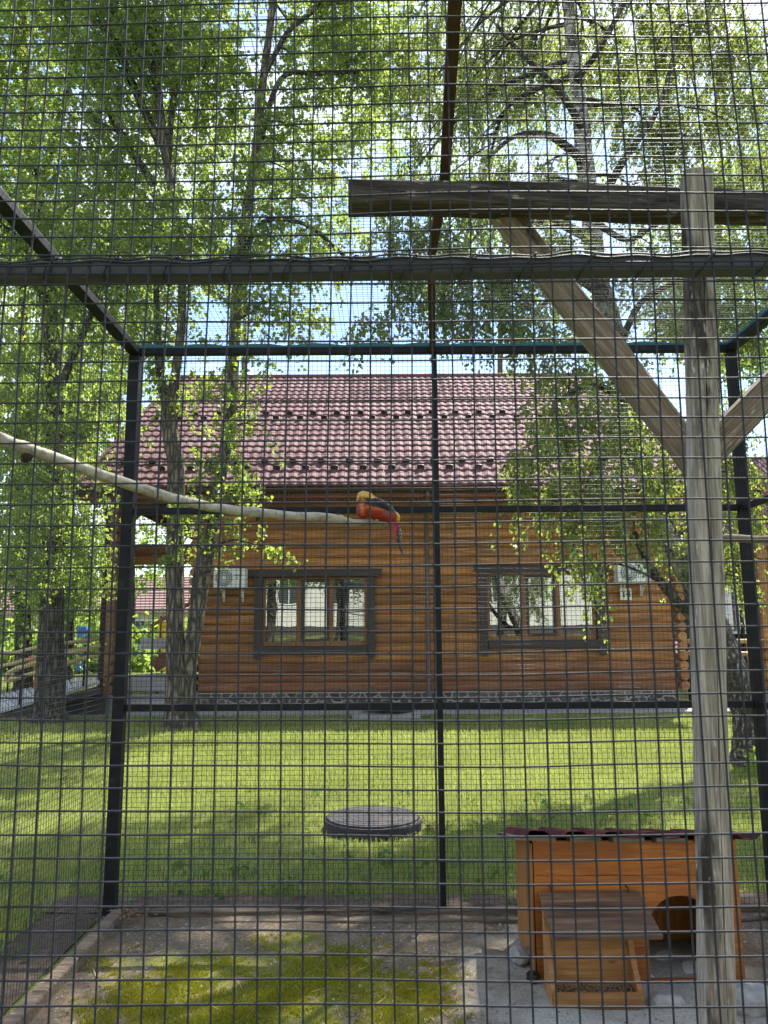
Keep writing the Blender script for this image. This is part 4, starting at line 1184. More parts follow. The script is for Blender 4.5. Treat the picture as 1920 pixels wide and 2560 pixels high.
# resample
PP, RR = [], []
for i in range(len(P_)-1):
    for t in (0, 0.34, 0.67): PP.append(P_[i].lerp(P_[i+1], t)); RR.append(R_[i]*(1-t)+R_[i+1]*t)
PP.append(P_[-1]); RR.append(R_[-1])
m = MB(); m.tube(PP, RR, 16, 0.06, True, 3); m.build('stem', M_PERCH, perch, smooth=True)
for (px, py, d, dx, dz, r_) in ((68, 1140, 2.79, -0.004, -0.022, 0.018), (645, 1291, 3.56, 0.0, -0.02, 0.009), (845, 1290, 3.765, 0.0, 0.012, 0.007), (400, 1226, 3.24, 0.0, 0.02, 0.006)):
    c = at(px, py, d); m = MB(); m.tube([c, c+Vector((dx, -0.012, dz))], [r_*1.25, r_*0.7], 8, 0.1); m.build('knot_stub', M_BARK, perch, smooth=True)

def bird_pt(zx, zy, dy=0.0):
    """zoom-sheet coordinates (8.295 per photo pixel) -> world"""
    p = at(860+zx/8.295, 1200+zy/8.295, YBIRD); p.y += dy; return p
U = mpp(YBIRD)/8.295*1.0
bird = thing('pheasant', 'golden pheasant with red breast and yellow crest perched on the branch', 'bird', bird_pt(650, 830))
bmb = bmesh.new()
def ell(zx, zy, rx, ry, rdep, ang=0.0, dy=0.0):
    c = bird_pt(zx, zy, dy)
    M4 = Matrix.Translation(c) @ Matrix.Rotation(R(ang), 4, 'Y') @ Matrix.Diagonal((rx*U, rdep*U, ry*U, 1))
    bmesh.ops.create_uvsphere(bmb, u_segments=20, v_segments=14, radius=1.0, matrix=M4)
# positive angle about Y turns the long axis downwards to the right in the picture
ell(380, 330, 112, 98, 92, 0)            # head
ell(300, 395, 42, 52, 40, 30)            # face
ell(500, 355, 165, 62, 105, 24)          # ruff
ell(420, 600, 165, 215, 175, 20)         # breast
ell(640, 620, 330, 205, 190, 26)         # body
ell(850, 690, 290, 165, 165, 33)         # rear body
ell(820, 545, 330, 105, 185, 35)         # back and wings
ell(1040, 770, 140, 120, 115, 50)        # rump
ell(1075, 930, 75, 150, 55, 8)           # vent and tail root
me_ = bpy.data.meshes.new('bird_tmp'); bmb.to_mesh(me_); bmb.free()
tmp = bpy.data.objects.new('bird_tmp', me_); COL.objects.link(tmp)
rmod = tmp.modifiers.new('r', 'REMESH'); rmod.mode = 'VOXEL'; rmod.voxel_size = 0.0026; rmod.use_smooth_shade = True
smod = tmp.modifiers.new('s', 'SMOOTH'); smod.factor = 0.6; smod.iterations = 7
dg = bpy.context.evaluated_depsgraph_get(); dg.update()
bme = bpy.data.meshes.new_from_object(tmp.evaluated_get(dg)); bpy.data.objects.remove(tmp)
# plumage colours by region (linear)
co = np.empty(len(bme.vertices)*3, dtype=np.float32); bme.vertices.foreach_get('co', co); co = co.reshape(-1, 3)
o0 = np.array(bird_pt(0, 0)); ex = np.array(bird_pt(1000, 0))-o0; ez = np.array(bird_pt(0, 1000))-o0
zx = (co[:, 0]-o0[0])/ex[0]*1000; zy = (co[:, 2]-o0[2])/ez[2]*1000
zx = zx + 6*np.sin(zy*0.045+1)+7*np.sin(zx*0.06+zy*0.05); zy = zy + 7*np.sin(zx*0.04)+8*np.sin(zx*0.11+zy*0.03)
nz = rng.normal(0, 1, len(co))
st = np.sin((zx*0.45+zy*0.9)*0.10+np.sin(zx*0.03)*2)  # feather streaks
colr = np.tile(np.array([0.34, 0.022, 0.012]), (len(co), 1))
def put(mask, c): colr[mask] = c
put((zx < 330) & (zy > 480), (0.30, 0.018, 0.018))
put((zy > 555+(zx-500)*0.10) & (zy < 640+(zx-500)*0.12) & (zx > 450) & (zx < 820), (0.52, 0.10, 0.02))
sh = (zx > 330+((zy-480)*0.02)) & (zx < 440-(zy-480)*0.05) & (zy > 480) & (zy < 780); wgt = (np.exp(-((zx-372-(zy-470)*0.06)/40)**2)*np.clip((zy-440)/60, 0, 1)*np.clip((790-zy)/120, 0, 1)*(0.75+0.25*st))[:, None]; colr = colr*(1-wgt)+np.array([0.62, 0.33, 0.08])*wgt
wing = (zy < 545+(zx-500)*0.30) & (zy > 395) & (zx > 430); put(wing, (0.010, 0.009, 0.018))
put((zy < 480) & (zx > 420) & (zx < 760) & (zy > 380), (0.020, 0.015, 0.012))
edge = (zx > 740) & (zy < 395+(zx-740)*0.66) ; put(edge, (0.62, 0.42, 0.20))
put((zx > 800) & (zy > 660) & (zy < 780) & (zx < 1110) & (zy < 700+(1110-zx)*0.3) & (np.sin((zx*0.3+zy)*0.16) > -0.3), (0.16, 0.11, 0.08))
put((zx > 1085) & (zy > 700) & (zy < 900), (0.62, 0.34, 0.05))
put((zx > 960) & (zy > 880) , (0.40, 0.015, 0.03))
head = (zy < 470-(zx-270)*0.12) & (zx < 680) & (zy < 400+(zx < 480)*30); put(head, (0.74, 0.46, 0.12))
put(head & (zx < 330) & (zy > 400), (0.50, 0.27, 0.09))
put((zx > 400) & (zx < 640) & (zy > 400-(640-zx)*0.06) & (zy < 420) , (0.06, 0.035, 0.02))
put((np.hypot((zx-345)/1.2, zy-395) < 13), (0.02, 0.015, 0.012))
colr *= (1+0.16*st+0.10*nz)[:, None]
ca = bme.color_attributes.new('plumage', 'FLOAT_COLOR', 'POINT')
ca.data.foreach_set('color', np.concatenate([np.clip(colr, 0.003, 1), np.ones((len(co), 1))], 1).astype(np.float32).ravel())
def _plum(name):
    t = NT(name); a = t.n('VertexColor'); a.layer_name = 'plumage'
    f = t.noise(t.vec((1, 1, 2.2), rot=(0, R(35), 0)), 130, 4, 0.6)
    c = t.mix(t.ramp(f, [(0.35, (0.35,)*3), (0.65, (0, 0, 0))]), a.outputs[0], (0.03, 0.012, 0.006))
    t.bump(f, 0.35, 0.004); return t.set(c, 0.6, 0, 0.4)
M_PLUM = _plum('plumage')
bme.materials.clear(); bme.materials.append(M_PLUM)
bl_ = bird.location
bme.transform(Matrix.Translation(-bl_))
bo = bpy.data.objects.new('body', bme); link(bo, bird)
# crest: long silky plumes over the neck
m = MB()
for i in range(34):
    t = i/33; dy = (random.random()-0.5)*0.028
    a = bird_pt(330+120*t, 262-30*math.sin(PI*t)+8*random.random(), dy*0.6); b = bird_pt(480+90*t, 290+40*(1-t), dy); c = bird_pt(610+50*t-60*(1-t), 352+28*(1-t)+10*random.random(), dy)
    m.tube([a, a.lerp(b, .5)+Vector((0, 0, 0.002)), b, c], [0.002, 0.0034, 0.003, 0.0008], 5)
m.build('crest', m_plain('crest_gold', (0.78, 0.50, 0.14), 0.5, 0, 0.3, 60), bird, smooth=True)
m = MB(); m.tube([bird_pt(290, 400, -0.014), bird_pt(272, 438, -0.016), bird_pt(268, 462, -0.015)], [0.0052, 0.0036, 0.0008], 8); m.build('beak', m_plain('beak_horn', (0.42, 0.28, 0.12), 0.45, 0, 0.1, 20), bird, smooth=True)
# tail feathers
def tailf(name, pts, ws, mat, dy):
    m = MB(); b = 0
    for (x, y), w_ in zip(pts, ws):
        c = bird_pt(x, y, dy); m.v += [c+Vector((-w_*U, 0.002, 0)), c+Vector((0, -0.004, 0)), c+Vector((w_*U, 0.002, 0)), c+Vector((0, 0.003, 0))]
    for i in range(len(pts)-1):
        for k_ in range(4): m.f.append((i*4+k_, i*4+(k_+1) % 4, (i+1)*4+(k_+1) % 4, (i+1)*4+k_))
    m.f.append((0, 1, 2, 3)); n4 = 4*(len(pts)-1); m.f.append((n4, n4+1, n4+2, n4+3))
    return m.build(name, mat, bird)
def _tailm():
    t = NT('barred_tail'); v = t.vec()
    s = t.vor(v, 150); c = t.ramp(s, [(0.25, (0.55, 0.46, 0.33)), (0.42, (0.03, 0.022, 0.02))]); return t.set(c, 0.6)
M_TAILC = m_plain('crimson_covert', (0.36, 0.014, 0.03), 0.5, 0, 0.35, 60); M_TAILB = _tailm(); M_TAILD = m_plain('black_tail', (0.02, 0.018, 0.016), 0.5, 0, 0.3, 40)
tailf('tail_feather', [(1030, 860), (1045, 1000), (1060, 1150), (1065, 1285)], [38, 42, 34, 8], M_TAILC, -0.012)
tailf('tail_feather', [(1110, 880), (1130, 1000), (1145, 1130), (1130, 1270), (1120, 1330)], [28, 46, 58, 55, 12], M_TAILB, 0.0)
tailf('tail_feather', [(1140, 1150), (1140, 1260), (1165, 1390), (1200, 1490), (1205, 1600)], [14, 34, 32, 18, 3], M_TAILD, -0.006)
tailf('tail_feather', [(1150, 1180), (1175, 1380), (1225, 1490), (1282, 1595)], [12, 22, 14, 3], M_TAILB, 0.006)
# feet gripping the branch
for dx in (0, 120):
    m = MB(); c = bird_pt(560+dx, 850, -0.02)
    for q in (-14, 0, 14):
        a = bird_pt(560+dx+q, 818, -0.004); m.tube([a, bird_pt(560+dx+q*1.6, 838, -0.023), bird_pt(560+dx+q*1.9, 872, -0.026), bird_pt(560+dx+q*2, 905, -0.016)], [0.0035, 0.0034, 0.003, 0.0012], 6)
    m.build('foot', m_plain('horn_foot', (0.35, 0.27, 0.13), 0.6, 0, 0.2, 60), bird, smooth=True)

# ================================================================== wooden hutch with feeder
YH = 3.35
hx0 = at(1338, 2280, YH).x; hx1 = at(1852, 2280, YH).x
hz0 = at(1600, 2462, YH).z; hz1 = at(1600, 2100, YH).z
YHB = 3.78
hut = thing('wooden_hutch', 'orange wooden hutch with arched doorway and maroon corrugated roof', 'hutch', ((hx0+hx1)/2, YH, hz0))
oc = at(1703, 2300, YH).x; orr = 84*mpp(YH)*0.93; oap = at(1717, 2239, YH).z; osp = oap-orr; obt = at(1717, 2449, YH).z
def hw(z):
    return orr if z <= osp else math.sqrt(max(0, orr**2-(z-osp)**2))
nb_ = 4
for i in range(nb_):
    za_ = hz0+(hz1-hz0)*i/nb_+0.0008; zb_ = hz0+(hz1-hz0)*(i+1)/nb_-0.0008
    P = lambda x, z: Vector((x, YH, z))
    polys = []
    if za_ >= oap or zb_ <= obt: polys = [[P(hx0, za_), P(hx1, za_), P(hx1, zb_), P(hx0, zb_)]]
    elif zb_ > oap:
        zz = np.linspace(za_, oap, 12)
        polys = [[P(hx0, za_)] + [P(oc-hw(z), z) for z in zz] + [P(oc+hw(z), z) for z in zz[::-1][1:]] + [P(hx1, za_), P(hx1, zb_), P(hx0, zb_)]]
    elif za_ < obt:
        polys = [[P(hx0, za_), P(hx1, za_), P(hx1, zb_), P(oc+hw(zb_), zb_), P(oc+orr, obt), P(oc-orr, obt), P(oc-hw(zb_), zb_), P(hx0, zb_)]]
    else:
        zz = np.linspace(za_, zb_, 8)
        polys = [[P(hx0, za_)] + [P(oc-hw(z), z) for z in zz] + [P(hx0, zb_)], [P(hx1, zb_)] + [P(oc+hw(z), z) for z in zz[::-1]] + [P(hx1, za_)]]
    for pl_ in polys: MB().prism(pl_, (0, 0.022, 0)).build('front_board', M_HUTCH, hut, bev=0.0018)
for x in (hx0-0.004, hx1-0.018):
    nbd = 3; L = (YHB-YH-0.024)/nbd
    for i in range(nbd):
        m = MB(); m.box(x, x+0.022, YH+0.023+L*i+0.001, YH+0.023+L*(i+1)-0.001, hz0-0.01, hz1-0.012-0.030*i); m.build('side_board', M_HUTCHZ, hut, bev=0.002)
m = MB(); m.box(hx0+0.02, hx1-0.02, YHB-0.02, YHB, hz0, hz1-0.125); m.build('back_board', M_HUTCHZ, hut)
m = MB(); m.box(hx0+0.02, hx1-0.02, YH+0.024, YHB-0.022, obt-0.03, obt-0.004); m.build('floor_board', m_plain('dusty_floor', (0.78, 0.76, 0.72), 0.9, 0, 0.25, 14), hut)
m = MB(); m.box(hx0-0.012, hx0-0.0045, YH-0.002, YH+0.05, hz0, hz1-0.01); m.build('corner_trim', M_HUTCHZ, hut, bev=0.002)
# corrugated roof: trapezoid ribs, front edge towards the viewer, falling to the back
rx0 = 0.548; rx1 = at(1908, 2095, 3.27).x; rzf = at(1580, 2088, 3.27).z
def rprof(x):
    t = ((x-rx0)/0.155) % 1.0
    return 0.022*(min(1, max(0, (t-0.08)/0.14)) - min(1, max(0, (t-0.62)/0.16)))
xs_ = np.arange(rx0, rx1, 0.011); b0 = 3.27; b1 = 3.86; fall = 0.125
m = MB(); n = len(xs_)
for (y, dz) in ((b0, 0), (b1, -fall)):
    for x in xs_:
        m.v.append(Vector((x, y, rzf+dz+rprof(x)-0.02*(x-rx0))))
for i in range(n-1): m.f.append((i, i+1, n+i+1, n+i))
ro = m.build('roof_sheet', M_CORR, hut); sm = ro.modifiers.new('solid', 'SOLIDIFY'); sm.thickness = 0.0025
m = MB(); m.prism([(rx0-0.03, b0+0.012, rzf-0.020), (rx0+0.14, b0+0.012, rzf-0.024), (rx0+0.14, b0+0.012, rzf-0.006), (rx0-0.03, b0+0.012, rzf-0.004)], (0, 0.5, -0.106)); m.build('roof_batten', M_SILLW, hut)
for k_ in range(4):
    xa_ = rx0+0.20+k_*0.175
    m = MB(); m.prism([(xa_, b0+0.014, rzf-0.028-0.003*k_), (xa_+0.125, b0+0.014, rzf-0.030-0.003*k_), (xa_+0.125, b0+0.014, rzf-0.010-0.003*k_), (xa_, b0+0.014, rzf-0.008-0.003*k_)], (0, 0.5, -0.106)); m.build('roof_batten', M_SILLW, hut)
# feeder: sloping lid, back, cheeks, lip
fx0 = at(1345, 2226, YH).x; fx1 = at(1600, 2226, YH).x-0.006
lz1 = at(1450, 2228, YH-0.01).z; yl = 3.085; lz0 = at(1500, 2340, yl).z
m = MB(); d_ = Vector((0, yl-(YH-0.004), lz0-lz1)); nn2 = Vector((0, d_.z, -d_.y)).normalized()*-0.018
if nn2.z > 0: nn2 = -nn2
m.prism([(fx0, YH-0.004, lz1), (fx1, YH-0.004, lz1), (fx1+0.002, yl, lz0), (fx0+0.002, yl, lz0)], nn2); m.build('feeder_lid', M_LID, hut, bev=0.003)
bx0 = at(1382, 2440, 3.12).x; bx1 = at(1603, 2440, 3.12).x; yl2 = 3.125
zb0 = 0.010; zl = at(1500, 2479, yl2).z
m = MB(); m.prism([(bx0+0.016, yl2+0.088, zl-0.03), (bx1-0.016, yl2+0.088, zl-0.03), (bx1-0.016, yl2+0.115, lz0+0.035), (bx0+0.016, yl2+0.115, lz0+0.035)], (0, 0.014, 0)); m.build('feeder_board', M_FEED, hut)
for x in (bx0-0.0055, bx1-0.0155):
    pts = [(x, yl2+0.0, zb0), (x, yl2+0.0, zl+0.01), (x, yl2+0.03, zl+0.035), (x, yl2+0.075, zl+0.10), (x, yl2+0.10, zl+0.17), (x, yl2+0.105, lz0+0.030), (x, yl2+0.14, lz0+0.040), (x, yl2+0.14, zb0)]
    MB().prism(pts, (0.021, 0, 0)).build('feeder_cheek', M_FEED, hut, bev=0.002)
m = MB(); m.box(bx0+0.0005, bx1+0.003, yl2-0.018, yl2-0.001, zb0, zl); m.build('feeder_lip', M_FEED, hut, bev=0.003)
m = MB(); m.box(bx0+0.017, bx1-0.017, yl2, yl2+0.138, zb0, zb0+0.01); m.build('feeder_bottom', M_FEED, hut)
m = MB()
for _ in range(420):
    x = random.uniform(bx0+0.02, bx1-0.02); y = random.uniform(yl2+0.003, yl2+0.075); z = zl-0.022+random.uniform(0, 0.010)+0.15*(y-yl2)
    s_ = random.uniform(0.003, 0.0055)
    m.add([(x-s_, y, z), (x, y-s_, z), (x+s_, y, z), (x, y+s_, z), (x, y, z+s_*0.8), (x, y, z-s_)], [(0, 1, 4), (1, 2, 4), (2, 3, 4), (3, 0, 4), (1, 0, 5), (2, 1, 5), (3, 2, 5), (0, 3, 5)])
m.box(bx0+0.017, bx1-0.017, yl2+0.001, yl2+0.08, zl-0.05, zl-0.02)
tag(m.build('seed_fill', m_plain('seed_mix', (0.24, 0.15, 0.085), 0.85, 0, 0.6, 90), hut), kind='stuff')
for px in (1372, 1564):
    c = at(px, 2214, YH-0.004); m = MB(); m.tube([c, c+Vector((0.004, -0.012, -0.004)), c+Vector((0.006, -0.016, -0.02))], 0.0035, 6); m.build('hinge_hook', M_RUST, hut)

# stones by the hutch and in the yard
def rock(p, s, mat, label, seed, group=None, name='stone'):
    r_ = random.Random(seed); bmx = bmesh.new(); bmesh.ops.create_icosphere(bmx, subdivisions=2, radius=1.0)
    for v in bmx.verts:
        n_ = 1+0.18*math.sin(v.co.x*3+seed)+0.15*math.sin(v.co.y*4.1+seed*2)+r_.uniform(-.07, .07)
        v.co = Vector((v.co.x*s[0]*n_, v.co.y*s[1]*n_, v.co.z*s[2]*n_))
    me = bpy.data.meshes.new(name); bmx.to_mesh(me); bmx.free(); me.materials.append(mat)
    o = bpy.data.objects.new(name, me); o.location = p; link(o); return tag(o, label, 'stone', group)
M_ROCK = m_plain('grey_rock', (0.30, 0.29, 0.27), 0.9, 0, 0.4, 14, 0.6)
rock(gnd(1305, 2390, 0.05), (0.05, 0.045, 0.035), M_ROCK, 'pale grey stone against the left foot of the hutch', 3)
rock(gnd(1660, 2500, 0.02), (0.06, 0.05, 0.03), M_ROCK, 'small grey stone under the hutch doorway', 5)
rock(gnd(1890, 2500, 0.03), (0.16, 0.09, 0.05), M_ROCK, 'broad pale stone right of the tall post foot', 8)
rock(gnd(1335, 2445, 0.03), (0.03, 0.03, 0.022), M_BARKD, 'dark clod beside the left hutch corner', 9)

# ================================================================== manhole cover and well lid on the lawn
mc = gnd(932, 2052, 0.05); mr = 116*mpp(mc.y)
mh = thing('manhole_cover', 'round black ringed manhole cover standing proud in the lawn', 'manhole', (mc.x, mc.y, 0))
m = MB(); m.lathe([(mr*1.0, -0.04), (mr*1.0, 0.038), (mr*0.985, 0.05), (mr*0.965, 0.052), (mr*0.955, 0.036), (mr*0.9, 0.036)], (mc.x, mc.y, 0.022), 56); m.build('rim', M_MAN, mh, smooth=False)
prof = [(mr*0.945, 0.036), (mr*0.945, 0.058), (mr*0.935, 0.064)]
for f in (0.82, 0.66, 0.5, 0.35, 0.2):
    prof += [(mr*(f+0.02), 0.064), (mr*(f+0.015), 0.0615), (mr*(f-0.0), 0.0615), (mr*(f-0.005), 0.064)]
prof += [(mr*0.08, 0.066), (0.001, 0.067)]
m = MB(); m.lathe(prof, (mc.x, mc.y, 0.022), 56); m.build('cover', M_MAN, mh)
wl = thing('well_lid', 'low grey concrete slab with a tilted round lid at the house foot', 'well lid', gnd(960, 1795))
a = gnd(880, 1803); b = gnd(1052, 1803)
m = MB(); m.box(a.x, b.x, a.y, a.y+0.55, 0, 0.11); m.build('slab', M_CONC, wl, bev=0.015)
m = MB(); m.lathe([(0.42, 0.0), (0.43, 0.04), (0.40, 0.06), (0.001, 0.065)], ((a.x+b.x)/2, a.y+0.35, 0.115), 36); lo_ = m.build('lid', M_ACDARK, wl)
lo_.data.transform(Matrix.Translation((0, 0, 0.05)) @ Matrix.Rotation(R(7), 4, 'Y') )

# ================================================================== trees
def rand_dirs(n, up=0.0):
    d = rng.normal(0, 1, (n, 3)); d[:, 2] += up
    return d/np.linalg.norm(d, axis=1, keepdims=True)
def leaf_mesh(clumps, L, hang, per, tl, wr=0.36, twig=None):
    """clumps: list of (centre, radii, twigs). every twig carries leaves; returns verts, quads, tone"""
    Pall, Tn, Sz = [], [], []
    for c, rad, nt in clumps:
        c = np.array(c); rad = np.array(rad)*1.18; nt = int(nt)
        if nt < 1: continue
        d = rand_dirs(nt); r = rng.random(nt)**0.45
        base = c + d*rad*r[:, None]
        out = d*rad; out /= np.linalg.norm(out, axis=1, keepdims=True)
        dirn = out*(1-hang) + rand_dirs(nt)*0.55 + np.array([0, 0, -1.0])*hang*1.6
        dirn /= np.linalg.norm(dirn, axis=1, keepdims=True)
        ln = tl*rng.uniform(0.5, 1.4, nt)
        t = rng.random((nt, per))
        p = base[:, None] + dirn[:, None]*(ln[:, None]*t)[..., None]
        p[..., 2] -= (hang*0.35+0.08)*(t**2)*ln[:, None]
        p += rng.normal(0, 0.032, p.shape)*(L/0.06)
        tw = rng.normal(0.5, 0.16, nt)[:, None] + rng.normal(0, 0.13, (nt, per))
        if twig is not None:
            tt = np.array([0, 0.35, 0.7, 1.0]); q = base[:, None] + dirn[:, None]*(ln[:, None]*tt)[..., None]; q[..., 2] -= (hang*0.35+0.08)*(tt**2)*ln[:, None]; twig.append(q)
        Pall.append(p.reshape(-1, 3)); Tn.append(tw.ravel()); Sz.append(np.full(nt*per, 1.0))
    P = np.concatenate(Pall); tone = np.clip(np.concatenate(Tn), 0, 1); n = len(P)
    l = L*rng.uniform(0.65, 1.3, n)
    dd = rand_dirs(n) + np.array([0, 0, -0.75-hang*0.5]); dd /= np.linalg.norm(dd, axis=1, keepdims=True)
    s = np.cross(dd, rand_dirs(n)); s /= np.linalg.norm(s, axis=1, keepdims=True)
    nn = np.cross(dd, s)
    w = l*wr
    V = np.empty((n, 4, 3))
    V[:, 0] = P
    V[:, 1] = P + dd*(l*0.42)[:, None] + s*w[:, None] + nn*(l*0.10)[:, None]
    V[:, 2] = P + dd*l[:, None]
    V[:, 3] = P + dd*(l*0.42)[:, None] - s*w[:, None] + nn*(l*0.10)[:, None]
    Fq = np.arange(n*4).reshape(n, 4)
    return V.reshape(-1, 3), Fq, np.repeat(tone, 4)
def spline(pts, n):
    """Catmull-Rom through (point, radius)"""
    P = [Vector(p) for p, _ in pts]; Rr = [r for _, r in pts]; out = []; ro_ = []
    for i in range(len(P)-1):
        p0, p1, p2, p3 = P[max(i-1, 0)], P[i], P[i+1], P[min(i+2, len(P)-1)]
        for k_ in range(n):
            t = k_/n
            out.append(0.5*((2*p1)+(p2-p0)*t+(2*p0-5*p1+4*p2-p3)*t*t+(3*p1-p0-3*p2+p3)*t**3)); ro_.append(Rr[i]*(1-t)+Rr[i+1]*t)
    out.append(P[-1]); ro_.append(Rr[-1]); return out, ro_
def tree(name, label, cat, stems, limbs, clumps, L, hang, per, tl, bark, leafm, group, seed=1, nseg=12, wr=0.36, bough=True):
    base = Vector(stems[0][0][0]); rr_ = random.Random(seed)
    t = thing(name, label, cat, (base.x, base.y, 0), group)
    allp = []
    for si, st_ in enumerate(stems):
        pts, rad = spline(st_, 7)
        if si == 0 or st_[0][0][2] < 0.3:
            rad = [r*(1+0.45*math.exp(-max(0, p.z)/0.16)) for p, r in zip(pts, rad)]
            pts[0] = Vector((pts[0].x, pts[0].y, -0.08))
        m = MB(); m.tube(pts, rad, nseg, 0.07, True, seed+si); m.build('trunk', bark, t, smooth=True)
        allp += list(zip(pts, rad))
    m = MB()
    for lb in limbs:
        pts, rad = spline(lb, 6); mb_ = MB(); mb_.tube(pts, [q*1.45 for q in rad], 8, 0.06, True, seed); mb_.build('branch', M_BARKD, t, smooth=True); allp += list(zip(pts, rad))
    if bough:
        for c, rad, nt in clumps:
            c = Vector(c); best = min(allp, key=lambda q: (q[0]-c).length + max(0, q[0].z-c.z)*1.2)
            p0, r0 = best; ln = (c-p0).length
            mid = p0.lerp(c, 0.5)+Vector((rr_.uniform(-.12, .12)*ln, rr_.uniform(-.12, .12)*ln, 0.14*ln))
            rs = min(r0*0.55, 0.012+0.014*ln)
            pts, rd = spline([(p0, rs), (mid, rs*0.7), (c, rs*0.35)], 5); m.tube(pts, rd, 6, 0.08, True, seed)
            for q in range(4):
                e = c + Vector((rr_.uniform(-1, 1)*rad[0], rr_.uniform(-1, 1)*rad[1], rr_.uniform(-0.8, 1)*rad[2]))*0.8
                k0 = pts[rr_.randrange(len(pts)//2, len(pts))]
                m.tube([k0, k0.lerp(e, .5)+Vector((0, 0, 0.06*ln)), e], [rs*0.38, rs*0.25, rs*0.08], 5)
    if m.v: tag(m.build('boughs', M_BARKD, t, smooth=True), kind='stuff')
    tw = [] if L < 0.1 else None
    V, Fq, tone = leaf_mesh(clumps, L, hang, per, tl, wr, tw)
    if tw:
        TV, TF = wires(np.concatenate(tw), 0.0028, 3); tag(np_mesh('twigs', TV, TF, M_BARKD, t), kind='stuff')
    tag(np_mesh('crown', V, Fq, leafm, t, tone), kind='stuff')
    return t
def C(px, py, D, rx, ry, n, depth=None):
    """leaf clump: centre, half-axes in photo pixels at distance D"""
    s = mpp(D); return (at(px, py, D), (rx*s, (depth if depth else 0.8*(rx+ry)/2*s), ry*s), n)
def T(px, py, D, rpx): return (at(px, py, D), rpx*mpp(D))

# --- twin-stemmed tree in front of the house's left end
D1 = 11.8
b1_ = gnd(440, 1822); D1 = b1_.y
stA = [((b1_.x, D1, 0), 0.17), T(440, 1650, D1, 24), T(437, 1400, D1, 22), T(440, 1180, D1, 22), T(425, 1060, D1, 20), T(440, 930, D1, 12), T(455, 780, D1, 11), T(448, 600, D1, 11), T(412, 370, D1, 13), T(396, 240, D1, 11), T(385, 80, D1, 9), T(400, -160, D1, 6), T(410, -380, D1, 3)]
stB = [((b1_.x+0.22, D1+0.05, 0), 0.11), T(472, 1700, D1, 17), T(492, 1540, D1, 19), T(505, 1440, D1, 22), T(530, 1330, D1, 16), T(545, 1230, D1, 15), T(565, 1110, D1+.1, 16), T(578, 1000, D1+.1, 16), T(585, 880, D1+.1, 15), T(592, 740, D1+.1, 14), T(612, 560, D1+.1, 13), T(640, 380, D1+.1, 12), T(658, 200, D1+.1, 11), T(683, 0, D1+.1, 10), T(700, -200, D1+.1, 7), T(705, -420, D1, 3)]
limA = [[T(425, 1030, D1, 12), T(405, 960, D1, 9), T(395, 850, D1, 7), T(390, 700, D1, 5)],
        [T(400, 360, D1, 9), T(340, 230, D1, 8), T(295, 110, D1, 7), T(255, -20, D1, 6)],
        [T(396, 230, D1, 7), T(365, 130, D1, 6), T(318, 10, D1, 5), T(300, -80, D1, 4)],
        [T(420, 400, D1, 7), T(440, 220, D1, 6), T(500, 180, D1, 5), T(545, 90, D1, 4)],
        [T(385, 460, D1, 8), T(300, 330, D1, 7), T(210, 150, D1, 6), T(160, 20, D1, 5)],
        [T(640, 400, D1+.1, 7), T(700, 200, D1, 5), T(800, 185, D1, 4), T(900, 180, D1, 3)],
        [T(600, 680, D1+.1, 6), T(650, 560, D1, 5), T(760, 560, D1, 4), T(860, 640, D1, 3)],
        [T(660, 190, D1+.1, 6), T(720, 80, D1, 5), T(790, 20, D1, 4), T(830, -60, D1, 3)]]
clA = [C(330, 120, D1, 90, 110, 150), C(240, 60, D1-.6, 110, 120, 170), C(430, 70, D1+.5, 110, 110, 140), C(520, 200, D1, 90, 110, 120), C(200, 300, D1-.5, 120, 130, 114), C(330, 380, D1+.4, 100, 110, 78),
       C(520, 60, D1+.8, 90, 90, 90), C(480, 330, D1+.6, 90, 80, 48), C(300, 560, D1-.4, 140, 120, 114), C(460, 560, D1, 110, 100, 72), C(420, 680, D1+.2, 110, 80, 66), C(560, 640, D1+.2, 100, 90, 60),
       C(640, 500, D1+.2, 90, 100, 54), C(730, 430, D1+.6, 90, 80, 48), C(590, 430, D1, 80, 80, 36), C(700, 640, D1, 110, 90, 66), C(790, 560, D1+.5, 80, 70, 36), C(700, 300, D1+.3, 70, 80, 30), C(770, 330, D1+.3, 80, 60, 30),
       C(820, 180, D1+.2, 70, 40, 30), C(900, 220, D1+.4, 70, 60, 40), C(760, 790, D1, 70, 45, 24), C(660, 760, D1, 60, 50, 24), C(420, 800, D1, 70, 60, 30), C(360, 880, D1, 45, 60, 21), C(440, 950, D1-.1, 45, 50, 19),
       C(800, 60, D1+.4, 90, 70, 60), C(900, 60, D1+.8, 90, 70, 70), C(960, 300, D1+.8, 70, 60, 30), C(860, 420, D1+1, 80, 80, 36),
       # epicormic tufts along the right stem
       C(600, 870, D1-.1, 28, 36, 7), C(625, 1010, D1-.15, 40, 45, 13), C(650, 1060, D1-.2, 26, 20, 4), C(555, 1050, D1-.2, 26, 60, 8), C(575, 1140, D1-.2, 45, 50, 14), C(520, 1170, D1-.2, 30, 40, 7), C(610, 1230, D1-.2, 30, 30, 7),
       C(520, 1240, D1-.25, 55, 22, 8), C(560, 1325, D1-.2, 55, 12, 7), C(650, 1365, D1-.25, 45, 14, 7), C(480, 1370, D1-.2, 26, 24, 4), C(500, 1300, D1-.2, 40, 26, 6), C(560, 930, D1-.1, 30, 40, 7),
       # the crown above the picture
       C(300, -150, D1, 200, 140, 260), C(600, -160, D1+.3, 200, 140, 230), C(450, -380, D1, 230, 150, 240), C(820, -120, D1+.5, 150, 110, 120), C(100, -60, D1-.5, 130, 120, 160), C(640, -420, D1, 200, 140, 170), C(350, -640, D1, 220, 160, 170), C(960, 150, D1, 110, 90, 80), C(900, 20, D1, 100, 80, 60)]
